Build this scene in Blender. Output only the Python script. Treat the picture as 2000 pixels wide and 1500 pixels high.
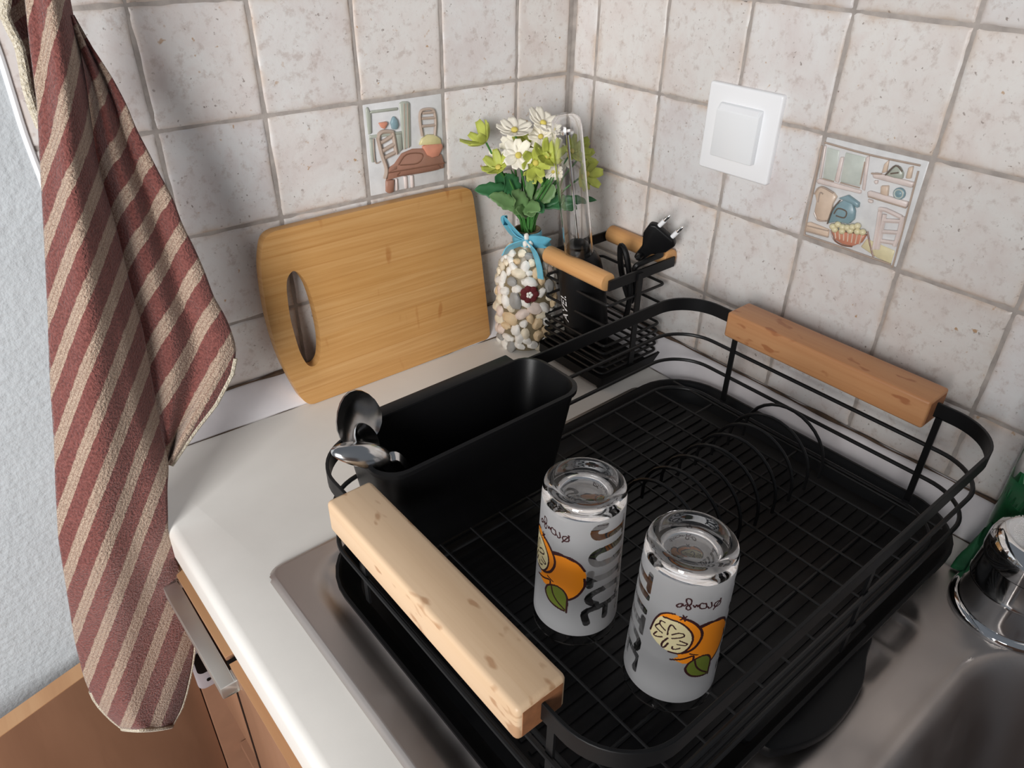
import bpy, bmesh, math, random
import numpy as np
from mathutils import Vector, Matrix, noise
random.seed(7)
SC = bpy.context.scene
for o in list(bpy.data.objects): bpy.data.objects.remove(o)
COL = SC.collection
# ------------------------------------------------------------------ camera
# lengths are in decimetres (dm) with z = 0 on the worktop; ZF lifts them so the floor is at 0
ZF = 9.1; DM = 0.1
RW = np.array([[0.77138385, -0.63624883, 0.0124253], [-0.34049496, -0.42915169, -0.83659549], [0.53761524, 0.64110549, -0.5476802]])
CP = np.array([-6.7026921, -6.98520642, 4.88958468]); FP = 1467.5
BW = 0.05157                                   # the left wall is 3 degrees off square
cam = bpy.data.cameras.new('camera'); cam.sensor_width = 36; cam.sensor_fit = 'HORIZONTAL'
cam.lens = FP/2000*36; cam.clip_start = 0.02; cam.clip_end = 60
co = bpy.data.objects.new('camera', cam); COL.objects.link(co)
co.matrix_world = Matrix(((RW[0][0], -RW[1][0], -RW[2][0], CP[0]*DM), (RW[0][1], -RW[1][1], -RW[2][1], CP[1]*DM),
                          (RW[0][2], -RW[1][2], -RW[2][2], (CP[2]+ZF)*DM), (0, 0, 0, 1)))
SC.camera = co
# ------------------------------------------------------------------ light
W = bpy.data.worlds.new('world'); SC.world = W; W.use_nodes = True
W.node_tree.nodes['Background'].inputs[0].default_value = (0.80, 0.88, 1.0, 1)
W.node_tree.nodes['Background'].inputs[1].default_value = 0.17
def area(name, loc, target, sx, sy, power, color):
    l = bpy.data.lights.new(name, 'AREA'); l.shape = 'RECTANGLE'; l.size = sx; l.size_y = sy; l.energy = power; l.color = color
    o = bpy.data.objects.new(name, l); COL.objects.link(o)
    p = Vector(loc)*DM; p.z += ZF*DM; t = Vector(target)*DM; t.z += ZF*DM
    o.location = p; o.rotation_euler = (t-p).to_track_quat('-Z', 'Y').to_euler()
    return o
area('window_light', (-20, -13.0, 6.5), (-2.5, -1.5, 1.5), 0.8, 0.9, 52, (1.0, 0.985, 0.97))
SC.view_settings.view_transform = 'Standard'; SC.view_settings.look = 'None'
SC.view_settings.exposure = 0.0; SC.view_settings.gamma = 1.0
SC.view_settings.use_curve_mapping = False
# ------------------------------------------------------------------ helpers: rays from photo pixels to planes of the room
def ray(u, v):
    return CP, RW.T @ np.array([(u-1000)/FP, (v-750)/FP, 1.0])
def onz(u, v, z): c, d = ray(u, v); return c+d*(z-c[2])/d[2]
def onx(u, v, x): c, d = ray(u, v); return c+d*(x-c[0])/d[0]
def ony(u, v, y): c, d = ray(u, v); return c+d*(y-c[1])/d[1]
def onplane(u, v, p, n):
    c, d = ray(u, v); n = np.asarray(n, float); return c+d*(((np.asarray(p)-c)@n)/(d@n))
def lw(s, n, z):                               # left wall frame: s from the corner, n out of the wall
    return (-s*math.cos(BW)-n*math.sin(BW), s*math.sin(BW)-n*math.cos(BW), z)
def rw(s, n, z): return (-n, -s, z)            # right wall frame
def lin(r, g, b):
    f = lambda c: (c/255/12.92) if c/255 <= .04045 else ((c/255+.055)/1.055)**2.4
    return (f(r), f(g), f(b), 1)
# ------------------------------------------------------------------ materials
class NT:
    def __init__(s, name):
        s.m = bpy.data.materials.new(name); s.m.use_nodes = True; s.t = s.m.node_tree; s.N = s.t.nodes; s.L = s.t.links
        s.b = s.N['Principled BSDF']; s.co = None
    def n(s, typ, **kw):
        x = s.N.new(typ)
        for k, v in kw.items(): setattr(x, k, v)
        return x
    def lk(s, a, b): s.L.new(a, b)
    def coord(s, which='Object'):
        if s.co is None: s.co = s.n('ShaderNodeTexCoord')
        return s.co.outputs[which]
    def mapped(s, scale=(1, 1, 1), rot=(0, 0, 0), which='Object'):
        m = s.n('ShaderNodeMapping'); m.inputs['Scale'].default_value = scale; m.inputs['Rotation'].default_value = rot
        s.lk(s.coord(which), m.inputs['Vector']); return m.outputs[0]
    def noise(s, scale, detail=3, rough=.55, vec=None, dist=0):
        x = s.n('ShaderNodeTexNoise'); x.inputs['Scale'].default_value = scale; x.inputs['Detail'].default_value = detail
        x.inputs['Roughness'].default_value = rough; x.inputs['Distortion'].default_value = dist
        s.lk(vec if vec is not None else s.coord(), x.inputs['Vector']); return x.outputs['Fac']
    def ramp(s, fac, stops):
        r = s.n('ShaderNodeValToRGB'); e = r.color_ramp.elements
        while len(e) < len(stops): e.new(.5)
        for q, (p, c) in zip(e, stops):
            q.position = p; q.color = c if len(c) == 4 else (*c, 1)
        s.lk(fac, r.inputs[0]); return r.outputs[0]
    def mix(s, fac, a, b, mode='MIX'):
        x = s.n('ShaderNodeMix', data_type='RGBA', blend_type=mode)
        for i, v in ((0, fac), (6, a), (7, b)):
            if hasattr(v, 'is_output'): s.lk(v, x.inputs[i])
            else: x.inputs[i].default_value = v
        return x.outputs[2]
    def math(s, op, a, b=0.0, clamp=False):
        x = s.n('ShaderNodeMath', operation=op, use_clamp=clamp)
        for i, v in ((0, a), (1, b)):
            if hasattr(v, 'is_output'): s.lk(v, x.inputs[i])
            else: x.inputs[i].default_value = v
        return x.outputs[0]
    def bump(s, h, strength=.3, dist=.001):
        x = s.n('ShaderNodeBump'); x.inputs['Strength'].default_value = strength; x.inputs['Distance'].default_value = dist
        s.lk(h, x.inputs['Height']); s.lk(x.outputs[0], s.b.inputs['Normal']); return x
    def set(s, **kw):
        for k, v in kw.items():
            i = s.b.inputs[k.replace('_', ' ')]
            if hasattr(v, 'is_output'): s.lk(v, i)
            else: i.default_value = v
        return s
G = lambda v: (v, v, v, 1)
def simple(name, col, rough=.5, metal=0., var=.0, vscale=40, bump=0., bscale=200, bd=.0006, **kw):
    t = NT(name)
    if var:
        a = tuple(min(1, c*(1-var)) for c in col[:3])+(1,); b = tuple(min(1, c*(1+var)) for c in col[:3])+(1,)
        t.set(Base_Color=t.ramp(t.noise(vscale, 4), [(.3, a), (.7, b)]))
    else: t.set(Base_Color=col)
    t.set(Roughness=rough, Metallic=metal, **kw)
    if bump: t.bump(t.noise(bscale, 3), bump, bd)
    return t.m
def tile_mat():
    t = NT('tumbled_tile')
    a = t.n('ShaderNodeVertexColor', layer_name='tint'); sep = t.n('ShaderNodeSeparateColor'); t.lk(a.outputs[0], sep.inputs[0])
    rnd, edge, rn2 = sep.outputs[0], sep.outputs[1], sep.outputs[2]
    sh = t.n('ShaderNodeVectorMath', operation='SCALE'); t.lk(a.outputs[0], sh.inputs[0]); sh.inputs['Scale'].default_value = 0.0
    n1 = t.noise(22, 5, .62, None, .4)
    base = t.ramp(n1, [(.28, lin(206, 192, 188)), (.45, lin(220, 214, 211)), (.6, lin(226, 226, 224)), (.75, lin(212, 200, 197))])
    warm = t.mix(rnd, lin(224, 216, 209), lin(222, 220, 222))
    base = t.mix(.45, base, warm)
    sp = t.math('SUBTRACT', t.noise(95, 6, .7), .0)
    base = t.mix(t.ramp(sp, [(.53, G(0)), (.66, G(.42))]), base, lin(172, 152, 142))
    pit = t.noise(260, 2, .5)
    pm = t.math('MULTIPLY', t.ramp(pit, [(.66, G(0)), (.72, G(.75))]), t.ramp(t.noise(45, 2), [(.45, G(0)), (.62, G(1))]))
    base = t.mix(pm, base, lin(120, 104, 96))
    br = t.math('MULTIPLY', t.ramp(t.noise(140, 2, .5), [(.68, G(0)), (.74, G(.8))]), t.ramp(t.noise(18, 2), [(.5, G(0)), (.62, G(1))]))
    base = t.mix(br, base, lin(178, 134, 84))
    ef = t.math('MULTIPLY', edge, t.ramp(t.noise(30, 4), [(.38, G(.0)), (.68, G(.75))]))
    base = t.mix(ef, base, lin(192, 164, 138))
    br2 = t.n('ShaderNodeHueSaturation'); t.lk(base, br2.inputs['Color']); t.lk(t.math('ADD', t.math('MULTIPLY', rn2, .12), .90), br2.inputs['Value'])
    t.set(Base_Color=br2.outputs[0], Roughness=t.ramp(t.noise(60, 3), [(.3, G(.32)), (.7, G(.52))]))
    h = t.math('ADD', t.math('MULTIPLY', t.noise(70, 5, .6), 1.0), t.math('MULTIPLY', pm, -.5))
    t.bump(h, .35, .0012); return t.m
def wood_mat(name, c1, c2, c3, axis=1, streak=1.0, rough=.5, ring=None):
    # grain runs along `axis` of the object's own coordinates
    t = NT(name); sc = [26*streak]*3; sc[axis] = 1.6
    v = t.mapped(tuple(sc))
    n1 = t.noise(1.0, 6, .6, v, .6)
    col = t.ramp(n1, [(.25, c1), (.5, c2), (.78, c3)])
    sc2 = [150*streak]*3; sc2[axis] = 7
    n2 = t.noise(1.0, 3, .6, t.mapped(tuple(sc2)))
    col = t.mix(t.ramp(n2, [(.52, G(0)), (.72, G(.35))]), col, c1)
    if ring:
        sc3 = [90]*3; sc3[axis] = 40
        n3 = t.noise(1., 2, .5, t.mapped(tuple(sc3)))
        col = t.mix(t.ramp(n3, [(.62, G(0)), (.68, G(.65))]), col, ring)
    t.set(Base_Color=col, Roughness=rough); t.bump(n2, .12, .0005); return t.m
def glass_mat(name, col=(1, 1, 1, 1), rough=0.0, ior=1.47):
    t = NT(name); t.set(Base_Color=col, Roughness=rough, IOR=ior, Transmission_Weight=1.0); return t.m
def bamboo_mat():
    t = NT('bamboo'); uv = t.coord('UV')
    sx = t.n('ShaderNodeSeparateXYZ'); t.lk(uv, sx.inputs[0])
    strip = t.math('MULTIPLY', t.math('ADD', sx.outputs[1], t.math('MULTIPLY', t.noise(.7, 2, .5, uv), .02)), 5.0)
    fl = t.math('FLOOR', strip)
    wn = t.n('ShaderNodeTexWhiteNoise', noise_dimensions='1D'); t.lk(fl, wn.inputs['W'])
    m = t.n('ShaderNodeMapping'); m.inputs['Scale'].default_value = (.55, 22, 1); t.lk(uv, m.inputs['Vector'])
    n1 = t.noise(1., 5, .6, m.outputs[0], .3)
    col = t.ramp(n1, [(.25, lin(172, 124, 70)), (.5, lin(192, 146, 90)), (.78, lin(206, 164, 110))])
    col = t.mix(t.math('MULTIPLY', wn.outputs[0], .35), col, lin(186, 134, 70))
    fr = t.math('FRACT', strip)
    col = t.mix(t.ramp(fr, [(0, G(.5)), (.05, G(0)), (1, G(0))]), col, lin(166, 112, 56))
    m2 = t.n('ShaderNodeMapping'); m2.inputs['Scale'].default_value = (7, 2.2, 1); t.lk(uv, m2.inputs['Vector'])
    kn = t.ramp(t.noise(1., 1, .4, m2.outputs[0]), [(.70, G(0)), (.78, G(.55))])
    col = t.mix(kn, col, lin(160, 100, 46))
    t.set(Base_Color=col, Roughness=.42); t.bump(n1, .05, .0005); return t.m
def towel_mat(hem=False):
    t = NT('towel_hem' if hem else 'terry_stripe'); uv = t.coord('UV')
    sx = t.n('ShaderNodeSeparateXYZ'); t.lk(uv, sx.inputs[0])
    wob = t.math('MULTIPLY', t.math('SUBTRACT', t.noise(160, 2), .5), .10)
    fr = t.math('FRACT', t.math('ADD', sx.outputs[0], wob))
    loop = t.noise(520, 2, .6); loop2 = t.noise(900, 2, .6)
    if hem:
        col = t.ramp(loop, [(.3, lin(176, 164, 140)), (.7, lin(226, 218, 200))])
    else:
        dark = t.ramp(loop, [(.3, lin(96, 50, 45)), (.7, lin(140, 82, 75))])
        rib = t.math('FRACT', t.math('MULTIPLY', sx.outputs[0], 7.0))
        light = t.ramp(loop2, [(.3, lin(132, 106, 90)), (.65, lin(196, 174, 154))])
        light = t.mix(t.ramp(rib, [(.0, G(.55)), (.3, G(0)), (1, G(0))]), light, lin(126, 84, 72))
        col = t.mix(t.ramp(fr, [(.0, G(0)), (.565, G(0)), (.585, G(1)), (.985, G(1)), (1, G(0))]), dark, light)
    t.set(Base_Color=col, Roughness=.95, Sheen_Weight=.25, Sheen_Roughness=.5)
    t.bump(loop, .9, .0025); return t.m
def frost_mat():
    t = NT('frosted_coating')
    tr = t.n('ShaderNodeBsdfTranslucent'); tr.inputs[0].default_value = (.87, .87, .88, 1)
    df = t.n('ShaderNodeBsdfDiffuse'); df.inputs[0].default_value = (.60, .605, .615, 1)
    tp = t.n('ShaderNodeBsdfTransparent')
    m1 = t.n('ShaderNodeMixShader'); m1.inputs[0].default_value = .5; t.lk(tr.outputs[0], m1.inputs[1]); t.lk(df.outputs[0], m1.inputs[2])
    m2 = t.n('ShaderNodeMixShader'); m2.inputs[0].default_value = .12; t.lk(m1.outputs[0], m2.inputs[1]); t.lk(tp.outputs[0], m2.inputs[2])
    t.lk(m2.outputs[0], t.N['Material Output'].inputs[0]); return t.m
def steel_mat(name, col, rough=.3, scratch=(3, 60, 60)):
    t = NT(name); n = t.noise(1., 4, .6, t.mapped(scratch)); bl = t.noise(14, 3)
    t.set(Base_Color=col, Metallic=1., Roughness=t.ramp(bl, [(.3, G(rough*.8)), (.7, G(rough*1.35))]))
    t.bump(n, .05, .0004); return t.m
M = {}
M['tile'] = tile_mat()
M['grout'] = simple('grout', lin(166, 158, 152), .9, 0, .22, 60, .4, 400)
M['plaster'] = simple('white_plaster', lin(190, 196, 200), .85, 0, .03, 20, .6, 150, .003)
M['trim'] = simple('white_trim', lin(226, 222, 224), .4, 0, .05, 30)
M['gap'] = simple('dark_joint', lin(84, 66, 52), .9, 0, .4, 60)
M['worktop'] = simple('cream_laminate', lin(230, 227, 221), .42, 0, .02, 25, .05, 500)
M['floor'] = wood_mat('floor_laminate', lin(120, 74, 44), lin(150, 96, 60), lin(170, 116, 78), 0, .5, .35)
M['front'] = wood_mat('brown_front', lin(134, 98, 76), lin(148, 110, 86), lin(158, 120, 96), 2, .4, .35)
M['edge'] = wood_mat('light_wood_edging', lin(184, 136, 96), lin(200, 154, 112), lin(208, 166, 124), 1, .6, .5)
M['carcass'] = simple('carcass_board', lin(154, 114, 90), .6, 0, .08, 20)
M['bamboo'] = bamboo_mat()
M['beech'] = wood_mat('beech_handle', lin(206, 168, 128), lin(224, 192, 156), lin(232, 203, 170), 1, 1.0, .45, lin(170, 120, 80))
M['oak'] = wood_mat('orange_wood_handle', lin(170, 112, 72), lin(190, 136, 92), lin(200, 150, 106), 1, 1.2, .45, lin(150, 86, 50))
M['endgrain'] = simple('end_grain', lin(150, 98, 62), .7, 0, .2, 120)
M['dowel'] = wood_mat('dowel_wood', lin(186, 128, 76), lin(208, 156, 100), lin(216, 170, 116), 1, 1.2, .5)
M['black'] = simple('black_metal', (.006, .006, .0065, 1), .45, Specular_IOR_Level=.3)
M['plastic'] = simple('black_plastic', (.0045, .0045, .005, 1), .40, 0, 0, 1, .08, 900, Specular_IOR_Level=.25)
M['wire'] = simple('black_wire', (.008, .008, .0085, 1), .42, Specular_IOR_Level=.35)
M['steel'] = steel_mat('sink_steel', (.55, .50, .47, 1), .40)
M['chrome'] = simple('chrome', (.82, .82, .82, 1), .07, 1.)
M['brush'] = steel_mat('brushed_metal', (.62, .60, .56, 1), .5, (60, 3, 60))
M['glass'] = glass_mat('clear_glass')
M['frost'] = frost_mat()
M['orange'] = simple('orange_print', lin(238, 140, 20), .5)
M['cream'] = simple('cream_print', lin(226, 214, 168), .5)
M['green'] = simple('leaf_print', lin(104, 118, 40), .5)
M['ink'] = simple('ink_print', lin(52, 16, 20), .5)
M['white'] = simple('white_plastic', lin(244, 245, 247), .3)
M['white2'] = simple('white_rocker', lin(238, 240, 242), .28)
M['towel'] = towel_mat(); M['hem'] = towel_mat(True)
# ------------------------------------------------------------------ object helpers
ORG = {}
def thing(name, label, cat, loc, group=None):
    o = bpy.data.objects.new(name, None); COL.objects.link(o); o.empty_display_size = .02
    o.location = (loc[0]*DM, loc[1]*DM, (loc[2]+ZF)*DM); ORG[o.name] = np.array(loc, float)
    o['label'] = label; o['category'] = cat
    if group: o['group'] = group
    return o
def tag(o, label, cat, group=None):
    o['label'] = label; o['category'] = cat
    if group: o['group'] = group
    return o
class MB:
    def __init__(s): s.v = []; s.f = []; s.mi = []; s.uv = {}
    def add(s, vs, fs, mi=0):
        b = len(s.v); s.v += [tuple(map(float, p)) for p in vs]
        for f in fs: s.f.append([b+i for i in f]); s.mi.append(mi)
        return b
    def box(s, lo, hi, mi=0, f=None):
        P = [(x, y, z) for z in (lo[2], hi[2]) for y in (lo[1], hi[1]) for x in (lo[0], hi[0])]
        if f: P = [f(*p) for p in P]
        s.add(P, [(0, 2, 3, 1), (4, 5, 7, 6), (0, 1, 5, 4), (2, 6, 7, 3), (0, 4, 6, 2), (1, 3, 7, 5)], mi); return s
    def prism(s, poly, z0, z1, mi=0, f=None, inset=0.0):
        n = len(poly); c = np.mean(np.array(poly), 0)
        f = f or (lambda x, y, z: (x, y, z))
        top = [(p[0]+(c[0]-p[0])*inset, p[1]+(c[1]-p[1])*inset) for p in poly]
        s.add([f(p[0], p[1], z0) for p in poly]+[f(p[0], p[1], z1) for p in top],
              [tuple(range(n-1, -1, -1)), tuple(range(n, 2*n))]+[(i, (i+1) % n, n+(i+1) % n, n+i) for i in range(n)], mi); return s
    def tube(s, pts, r, seg=8, closed=False, mi=0, flat=None, up=None):
        # round (or, with flat=(w,h), rectangular) section swept along pts
        P = [np.array(p, float) for p in pts]; n = len(P); rr = r if hasattr(r, '__len__') else [r]*n
        T = []
        for i in range(n):
            a = P[(i-1) % n] if closed or i > 0 else P[i]; b = P[(i+1) % n] if closed or i < n-1 else P[i]
            d = b-a; T.append(d/(np.linalg.norm(d)+1e-9))
        u = np.array(up, float) if up is not None else np.array([0, 0, 1.0])
        if abs(T[0]@u) > .95: u = np.array([1., 0, 0])
        rings = []
        for i in range(n):
            if up is not None: u = np.array(up, float)
            u = u-(u@T[i])*T[i]; u /= np.linalg.norm(u)+1e-9; w = np.cross(T[i], u)
            if flat: rings.append([P[i]+w*a*flat[0]/2+u*b*flat[1]/2 for a, b in ((-1, -1), (1, -1), (1, 1), (-1, 1))])
            else: rings.append([P[i]+rr[i]*(math.cos(2*math.pi*k/seg)*w+math.sin(2*math.pi*k/seg)*u) for k in range(seg)])
        k = len(rings[0]); fs = []
        for i in range(n if closed else n-1):
            j = (i+1) % n
            fs += [(i*k+q, i*k+(q+1) % k, j*k+(q+1) % k, j*k+q) for q in range(k)]
        if not closed: fs += [tuple(range(k-1, -1, -1)), tuple((n-1)*k+q for q in range(k))]
        s.add([p for R in rings for p in R], fs, mi); return s
    def lathe(s, prof, c, seg=32, mi=0, f=None, cap=False):
        # prof: (r, z) list; c: centre
        n = len(prof); vs = []
        for r, z in prof:
            for k in range(seg):
                a = 2*math.pi*k/seg; p = (r*math.cos(a), r*math.sin(a), z)
                vs.append(f(*p) if f else (c[0]+p[0], c[1]+p[1], c[2]+p[2]))
        fs = [(i*seg+k, i*seg+(k+1) % seg, (i+1)*seg+(k+1) % seg, (i+1)*seg+k) for i in range(n-1) for k in range(seg)]
        if cap: fs += [tuple(range(seg-1, -1, -1)), tuple((n-1)*seg+k for k in range(seg))]
        s.add(vs, fs, mi); return s
    def grid(s, P, mi=0, closed_u=False):
        # P: rows x cols array of points
        R = len(P); Cn = len(P[0]); vs = [p for r in P for p in r]
        fs = [(i*Cn+j, i*Cn+(j+1) % Cn, (i+1)*Cn+(j+1) % Cn, (i+1)*Cn+j) for i in range(R-1) for j in range(Cn if closed_u else Cn-1)]
        return s.add(vs, fs, mi)
    def ball(s, c, rx, ry=None, rz=None, seg=12, rings=8, mi=0, rot=None, jit=0):
        ry = ry or rx; rz = rz or rx; vs = []; ph = random.random()*9
        for i in range(rings+1):
            t = math.pi*i/rings
            for k in range(seg):
                a = 2*math.pi*k/seg
                p = Vector((math.sin(t)*math.cos(a), math.sin(t)*math.sin(a), math.cos(t)))
                if jit: p = p*(1+jit*noise.noise(p*1.1+Vector((ph, ph*2, 0))))
                p = Vector((p.x*rx, p.y*ry, p.z*rz))
                if rot: p = rot @ p
                vs.append((c[0]+p.x, c[1]+p.y, c[2]+p.z))
        fs = [(i*seg+k, (i+1)*seg+k, (i+1)*seg+(k+1) % seg, i*seg+(k+1) % seg) for i in range(rings) for k in range(seg)]
        s.add(vs, fs, mi); return s
    def build(s, name, mats, parent=None, smooth=True, bevel=None, loc=None, angle=35, sub=0, weld=True):
        if not isinstance(mats, (list, tuple)): mats = [mats]
        if parent is not None: off = ORG[parent.name]
        else: off = np.array(loc if loc is not None else np.mean(np.array(s.v), 0)*[1, 1, 0]+[0, 0, min(p[2] for p in s.v)])
        V = (np.array(s.v)-off)*DM
        me = bpy.data.meshes.new(name); me.from_pydata(V.tolist(), [], s.f); me.update()
        for m in mats: me.materials.append(m)
        me.polygons.foreach_set('material_index', s.mi)
        if s.uv:
            ul = me.uv_layers.new(name='UVMap')
            for lp in me.loops: ul.data[lp.index].uv = s.uv.get(lp.vertex_index, (0, 0))
        bm = bmesh.new(); bm.from_mesh(me)
        if weld and not s.uv: bmesh.ops.remove_doubles(bm, verts=bm.verts, dist=1e-6)
        if bevel:
            es = [e for e in bm.edges if len(e.link_faces) == 2 and e.calc_face_angle(0) > .5 and (bevel[2](e) if len(bevel) > 2 else True)]
            bmesh.ops.bevel(bm, geom=es, offset=bevel[0]*DM, segments=bevel[1], profile=.5, affect='EDGES', clamp_overlap=True)
        if not s.uv: bmesh.ops.recalc_face_normals(bm, faces=bm.faces)
        bm.to_mesh(me); bm.free()
        if smooth:
            me.polygons.foreach_set('use_smooth', [True]*len(me.polygons))
            me.set_sharp_from_angle(angle=math.radians(angle))
        o = bpy.data.objects.new(name, me); COL.objects.link(o)
        if parent is not None: o.parent = parent; ORG[o.name] = off
        else: o.location = (off[0]*DM, off[1]*DM, (off[2]+ZF)*DM); ORG[o.name] = off
        if sub:
            md = o.modifiers.new('sub', 'SUBSURF'); md.levels = sub; md.render_levels = sub
        return o
def struct(o): o['kind'] = 'structure'; return o
def cr(pts, n=8, closed=False):
    # Catmull-Rom through pts
    P = [np.array(p, float) for p in pts]; out = []; m = len(P)
    for i in range(m if closed else m-1):
        g = (lambda k: P[k % m]) if closed else (lambda k: P[min(max(k, 0), m-1)])
        a, b, c, d = g(i-1), g(i), g(i+1), g(i+2)
        for q in range(n):
            t = q/n; out.append(.5*((2*b)+(-a+c)*t+(2*a-5*b+4*c-d)*t*t+(-a+3*b-3*c+d)*t**3))
    if not closed: out.append(P[-1])
    return out
def rrect(x0, y0, x1, y1, r, n=8):
    out = []
    for cx, cy, a0 in ((x1-r, y1-r, 0), (x0+r, y1-r, 90), (x0+r, y0+r, 180), (x1-r, y0+r, 270)):
        for k in range(n+1):
            a = math.radians(a0+90*k/n); out.append((cx+r*math.cos(a), cy+r*math.sin(a)))
    return out
def copy_tree(o, parent=None):
    c = o.copy(); COL.objects.link(c); c.parent = parent
    for ch in list(o.children): copy_tree(ch, c)
    return c
# ------------------------------------------------------------------ walls
AL, AR, ZT, PV = 0.8007, 0.4020, 0.7476+0.3, 1.0116
ZR = [0.3]+[ZT+PV*k for k in range(6)]
def tiled(name, fr, cols, skip, smax):
    ts = np.array([0, .012, .03, .055, .09, .15, .25, .375, .5, .625, .75, .85, .91, .945, .97, .988, 1.0])
    n = len(ts); V = []; F = []; tint = []; MI = []
    gq = [fr(-.12, -.014, .0), fr(smax, -.014, .0), fr(smax, -.014, ZR[-1]), fr(-.12, -.014, ZR[-1])]
    V += gq; F.append((0, 1, 2, 3)); MI.append(1); tint += [(0, 0, 0)]*4
    for a, b in zip(cols[:-1], cols[1:]):
        for c, d in zip(ZR[:-1], ZR[1:]):
            if skip(a, c): continue
            g = .017; s0, s1, z0, z1 = a+g, b-g, c+g, d-g
            if c < .35: z0 = c+.01
            r = random.random(); r2 = random.random(); off = len(V)
            for j in range(n):
                for i in range(n):
                    u, v = ts[i], ts[j]; s = s0+(s1-s0)*u; z = z0+(z1-z0)*v
                    d4 = [(s-s0), (s1-s), (z-z0), (z1-z)]
                    q = noise.noise(Vector((s*9, z*9, hash(name) % 7 if False else len(name)*1.7)))
                    q2 = noise.noise(Vector((s*27+3, z*27, 2.2)))
                    wob = .010*q+.008*q2
                    if i == 0: s += max(-.012, wob)
                    if i == n-1: s -= max(-.012, wob)
                    if j == 0: z += max(-.012, wob)
                    if j == n-1: z -= max(-.012, wob)
                    dm = min(d4); e = math.exp(-dm/.035)
                    h = -.015*math.exp(-dm/(.010+.005*q))+.004*noise.noise(Vector((s*3, z*3, 5)))
                    V.append(fr(s, h, z)); tint.append((r, min(1, e*1.1), r2))
            for j in range(n-1):
                for i in range(n-1):
                    F.append((off+j*n+i, off+j*n+i+1, off+(j+1)*n+i+1, off+(j+1)*n+i)); MI.append(0)
    V = np.array(V); V[:, 2] += ZF
    me = bpy.data.meshes.new(name); me.from_pydata((V*DM).tolist(), [], F); me.update()
    me.materials.append(M['tile']); me.materials.append(M['grout']); me.polygons.foreach_set('material_index', MI)
    ca = me.color_attributes.new('tint', 'FLOAT_COLOR', 'POINT')
    ca.data.foreach_set('color', np.concatenate([np.array(tint), np.ones((len(tint), 1))], 1).astype(np.float32).ravel())
    bm = bmesh.new(); bm.from_mesh(me); c0 = Vector((-.3, -.4, 1.2))
    for f in bm.faces:
        if (c0-f.calc_center_median()).dot(f.normal) < 0: f.normal_flip()
    bm.to_mesh(me); bm.free(); me.polygons.foreach_set('use_smooth', [True]*len(me.polygons))
    o = bpy.data.objects.new(name, me); COL.objects.link(o); struct(o); return o
dl = (AL+1, ZT+PV); dr = (AR+3, ZT+PV)
near = lambda p: (lambda a, c: abs(a-p[0]) < .1 and abs(c-p[1]) < .1)
tiled('wall_left', lw, [0.03, AL]+[AL+k for k in range(1, 6)], near(dl), AL+5.02)
tiled('wall_right', rw, [0.03, AR]+[AR+k for k in range(1, 11)], near(dr), AR+10)
b = MB(); b.box((AL+4.984, -.6, -ZF), (16, .004, 6.1), 0, lw); b.box((AL+4.97, -.6, -ZF), (AL+5.0, .0, .3), 0, lw)
we = struct(b.build('wall_end', M['plaster'], smooth=False))
b = MB(); b.tube([lw(AL+4.988+.012*noise.noise(Vector((z*2, 0, 4))), -.004, z) for z in np.linspace(.3, 6.0, 60)], .03, 8); struct(b.build('paint_edge', M['white'], we))
b = MB(); b.box((-9.6, -26, -ZF), (-9.0, -8.0, 4.6)); struct(b.build('wall_light_blocker', M['front'], smooth=False))  # unseen half-height wall added behind the camera to shade the lower right
b = MB(); b.box((-26, -26, -ZF-.2), (1, 2, -ZF)); struct(b.build('floor', M['floor'], smooth=False))
# sloped white sealing strip where tiles meet the worktop
def strip(name, fr, s0, s1):
    b = MB(); prof = [(0, 0), (.33, 0), (.335, .02), (.32, .05), (.05, .29), (.0, .31)]
    b.grid([[fr(s, n, z) for n, z in prof] for s in np.linspace(s0, s1, 40)])
    b2 = MB()
    pts = [fr(s, .03+.01*noise.noise(Vector((s*3, 0, 0))), .315+.008*noise.noise(Vector((s*4, 1, 0)))) for s in np.linspace(s0, s1, 160)]
    rr = [max(.002, .012+.022*noise.noise(Vector((s*2.3, 5, 0)))) for s in np.linspace(s0, s1, 160)]
    b2.tube(pts, rr, 5)
    pts = [fr(s, .338, .004) for s in np.linspace(s0, s1, 160)]
    rr = [max(.001, .004+.022*noise.noise(Vector((s*1.9+7, 3, 0)))) for s in np.linspace(s0, s1, 160)]
    b2.tube(pts, rr, 5)
    o = struct(b.build(name, M['trim'])); o2 = b2.build('dark_joint', M['gap'], o); o2['kind'] = 'structure'
strip('trim_1', lw, .0, AL+5.0)
strip('trim_2', rw, .0, 10)
# ------------------------------------------------------------------ worktop, sink, cabinet
b = MB(); YB = lambda x: -x*math.sin(BW)-.01
b.prism([(-5.9, -10), (-5.36, -10), (-5.36, -2.3), (-.9, -2.3), (-.9, -10), (-.0, -10), (-.0, -.01), (-5.8, YB(-5.8)), (-5.9, YB(-5.9))], -.4, 0)
wt = b.build('worktop', M['worktop'], bevel=(.09, 4, lambda e: all(v.co.x < -.5899 and v.co.z > .0399 for v in e.verts)), loc=(0, 0, -.4))
tag(wt, 'cream laminate worktop running into the tiled corner around the steel sink', 'worktop')
def sdr(x, y, x0, y0, x1, y1, r):
    cx, cy = (x0+x1)/2, (y0+y1)/2; qx = np.abs(x-cx)-(x1-x0)/2+r; qy = np.abs(y-cy)-(y1-y0)/2+r
    return np.hypot(np.maximum(qx, 0), np.maximum(qy, 0))+np.minimum(np.maximum(qx, qy), 0)-r
sink = thing('sink', 'stainless steel sink with drainer set into the cream worktop under the dish rack', 'sink', (-3.1, -5, 0))
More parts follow.
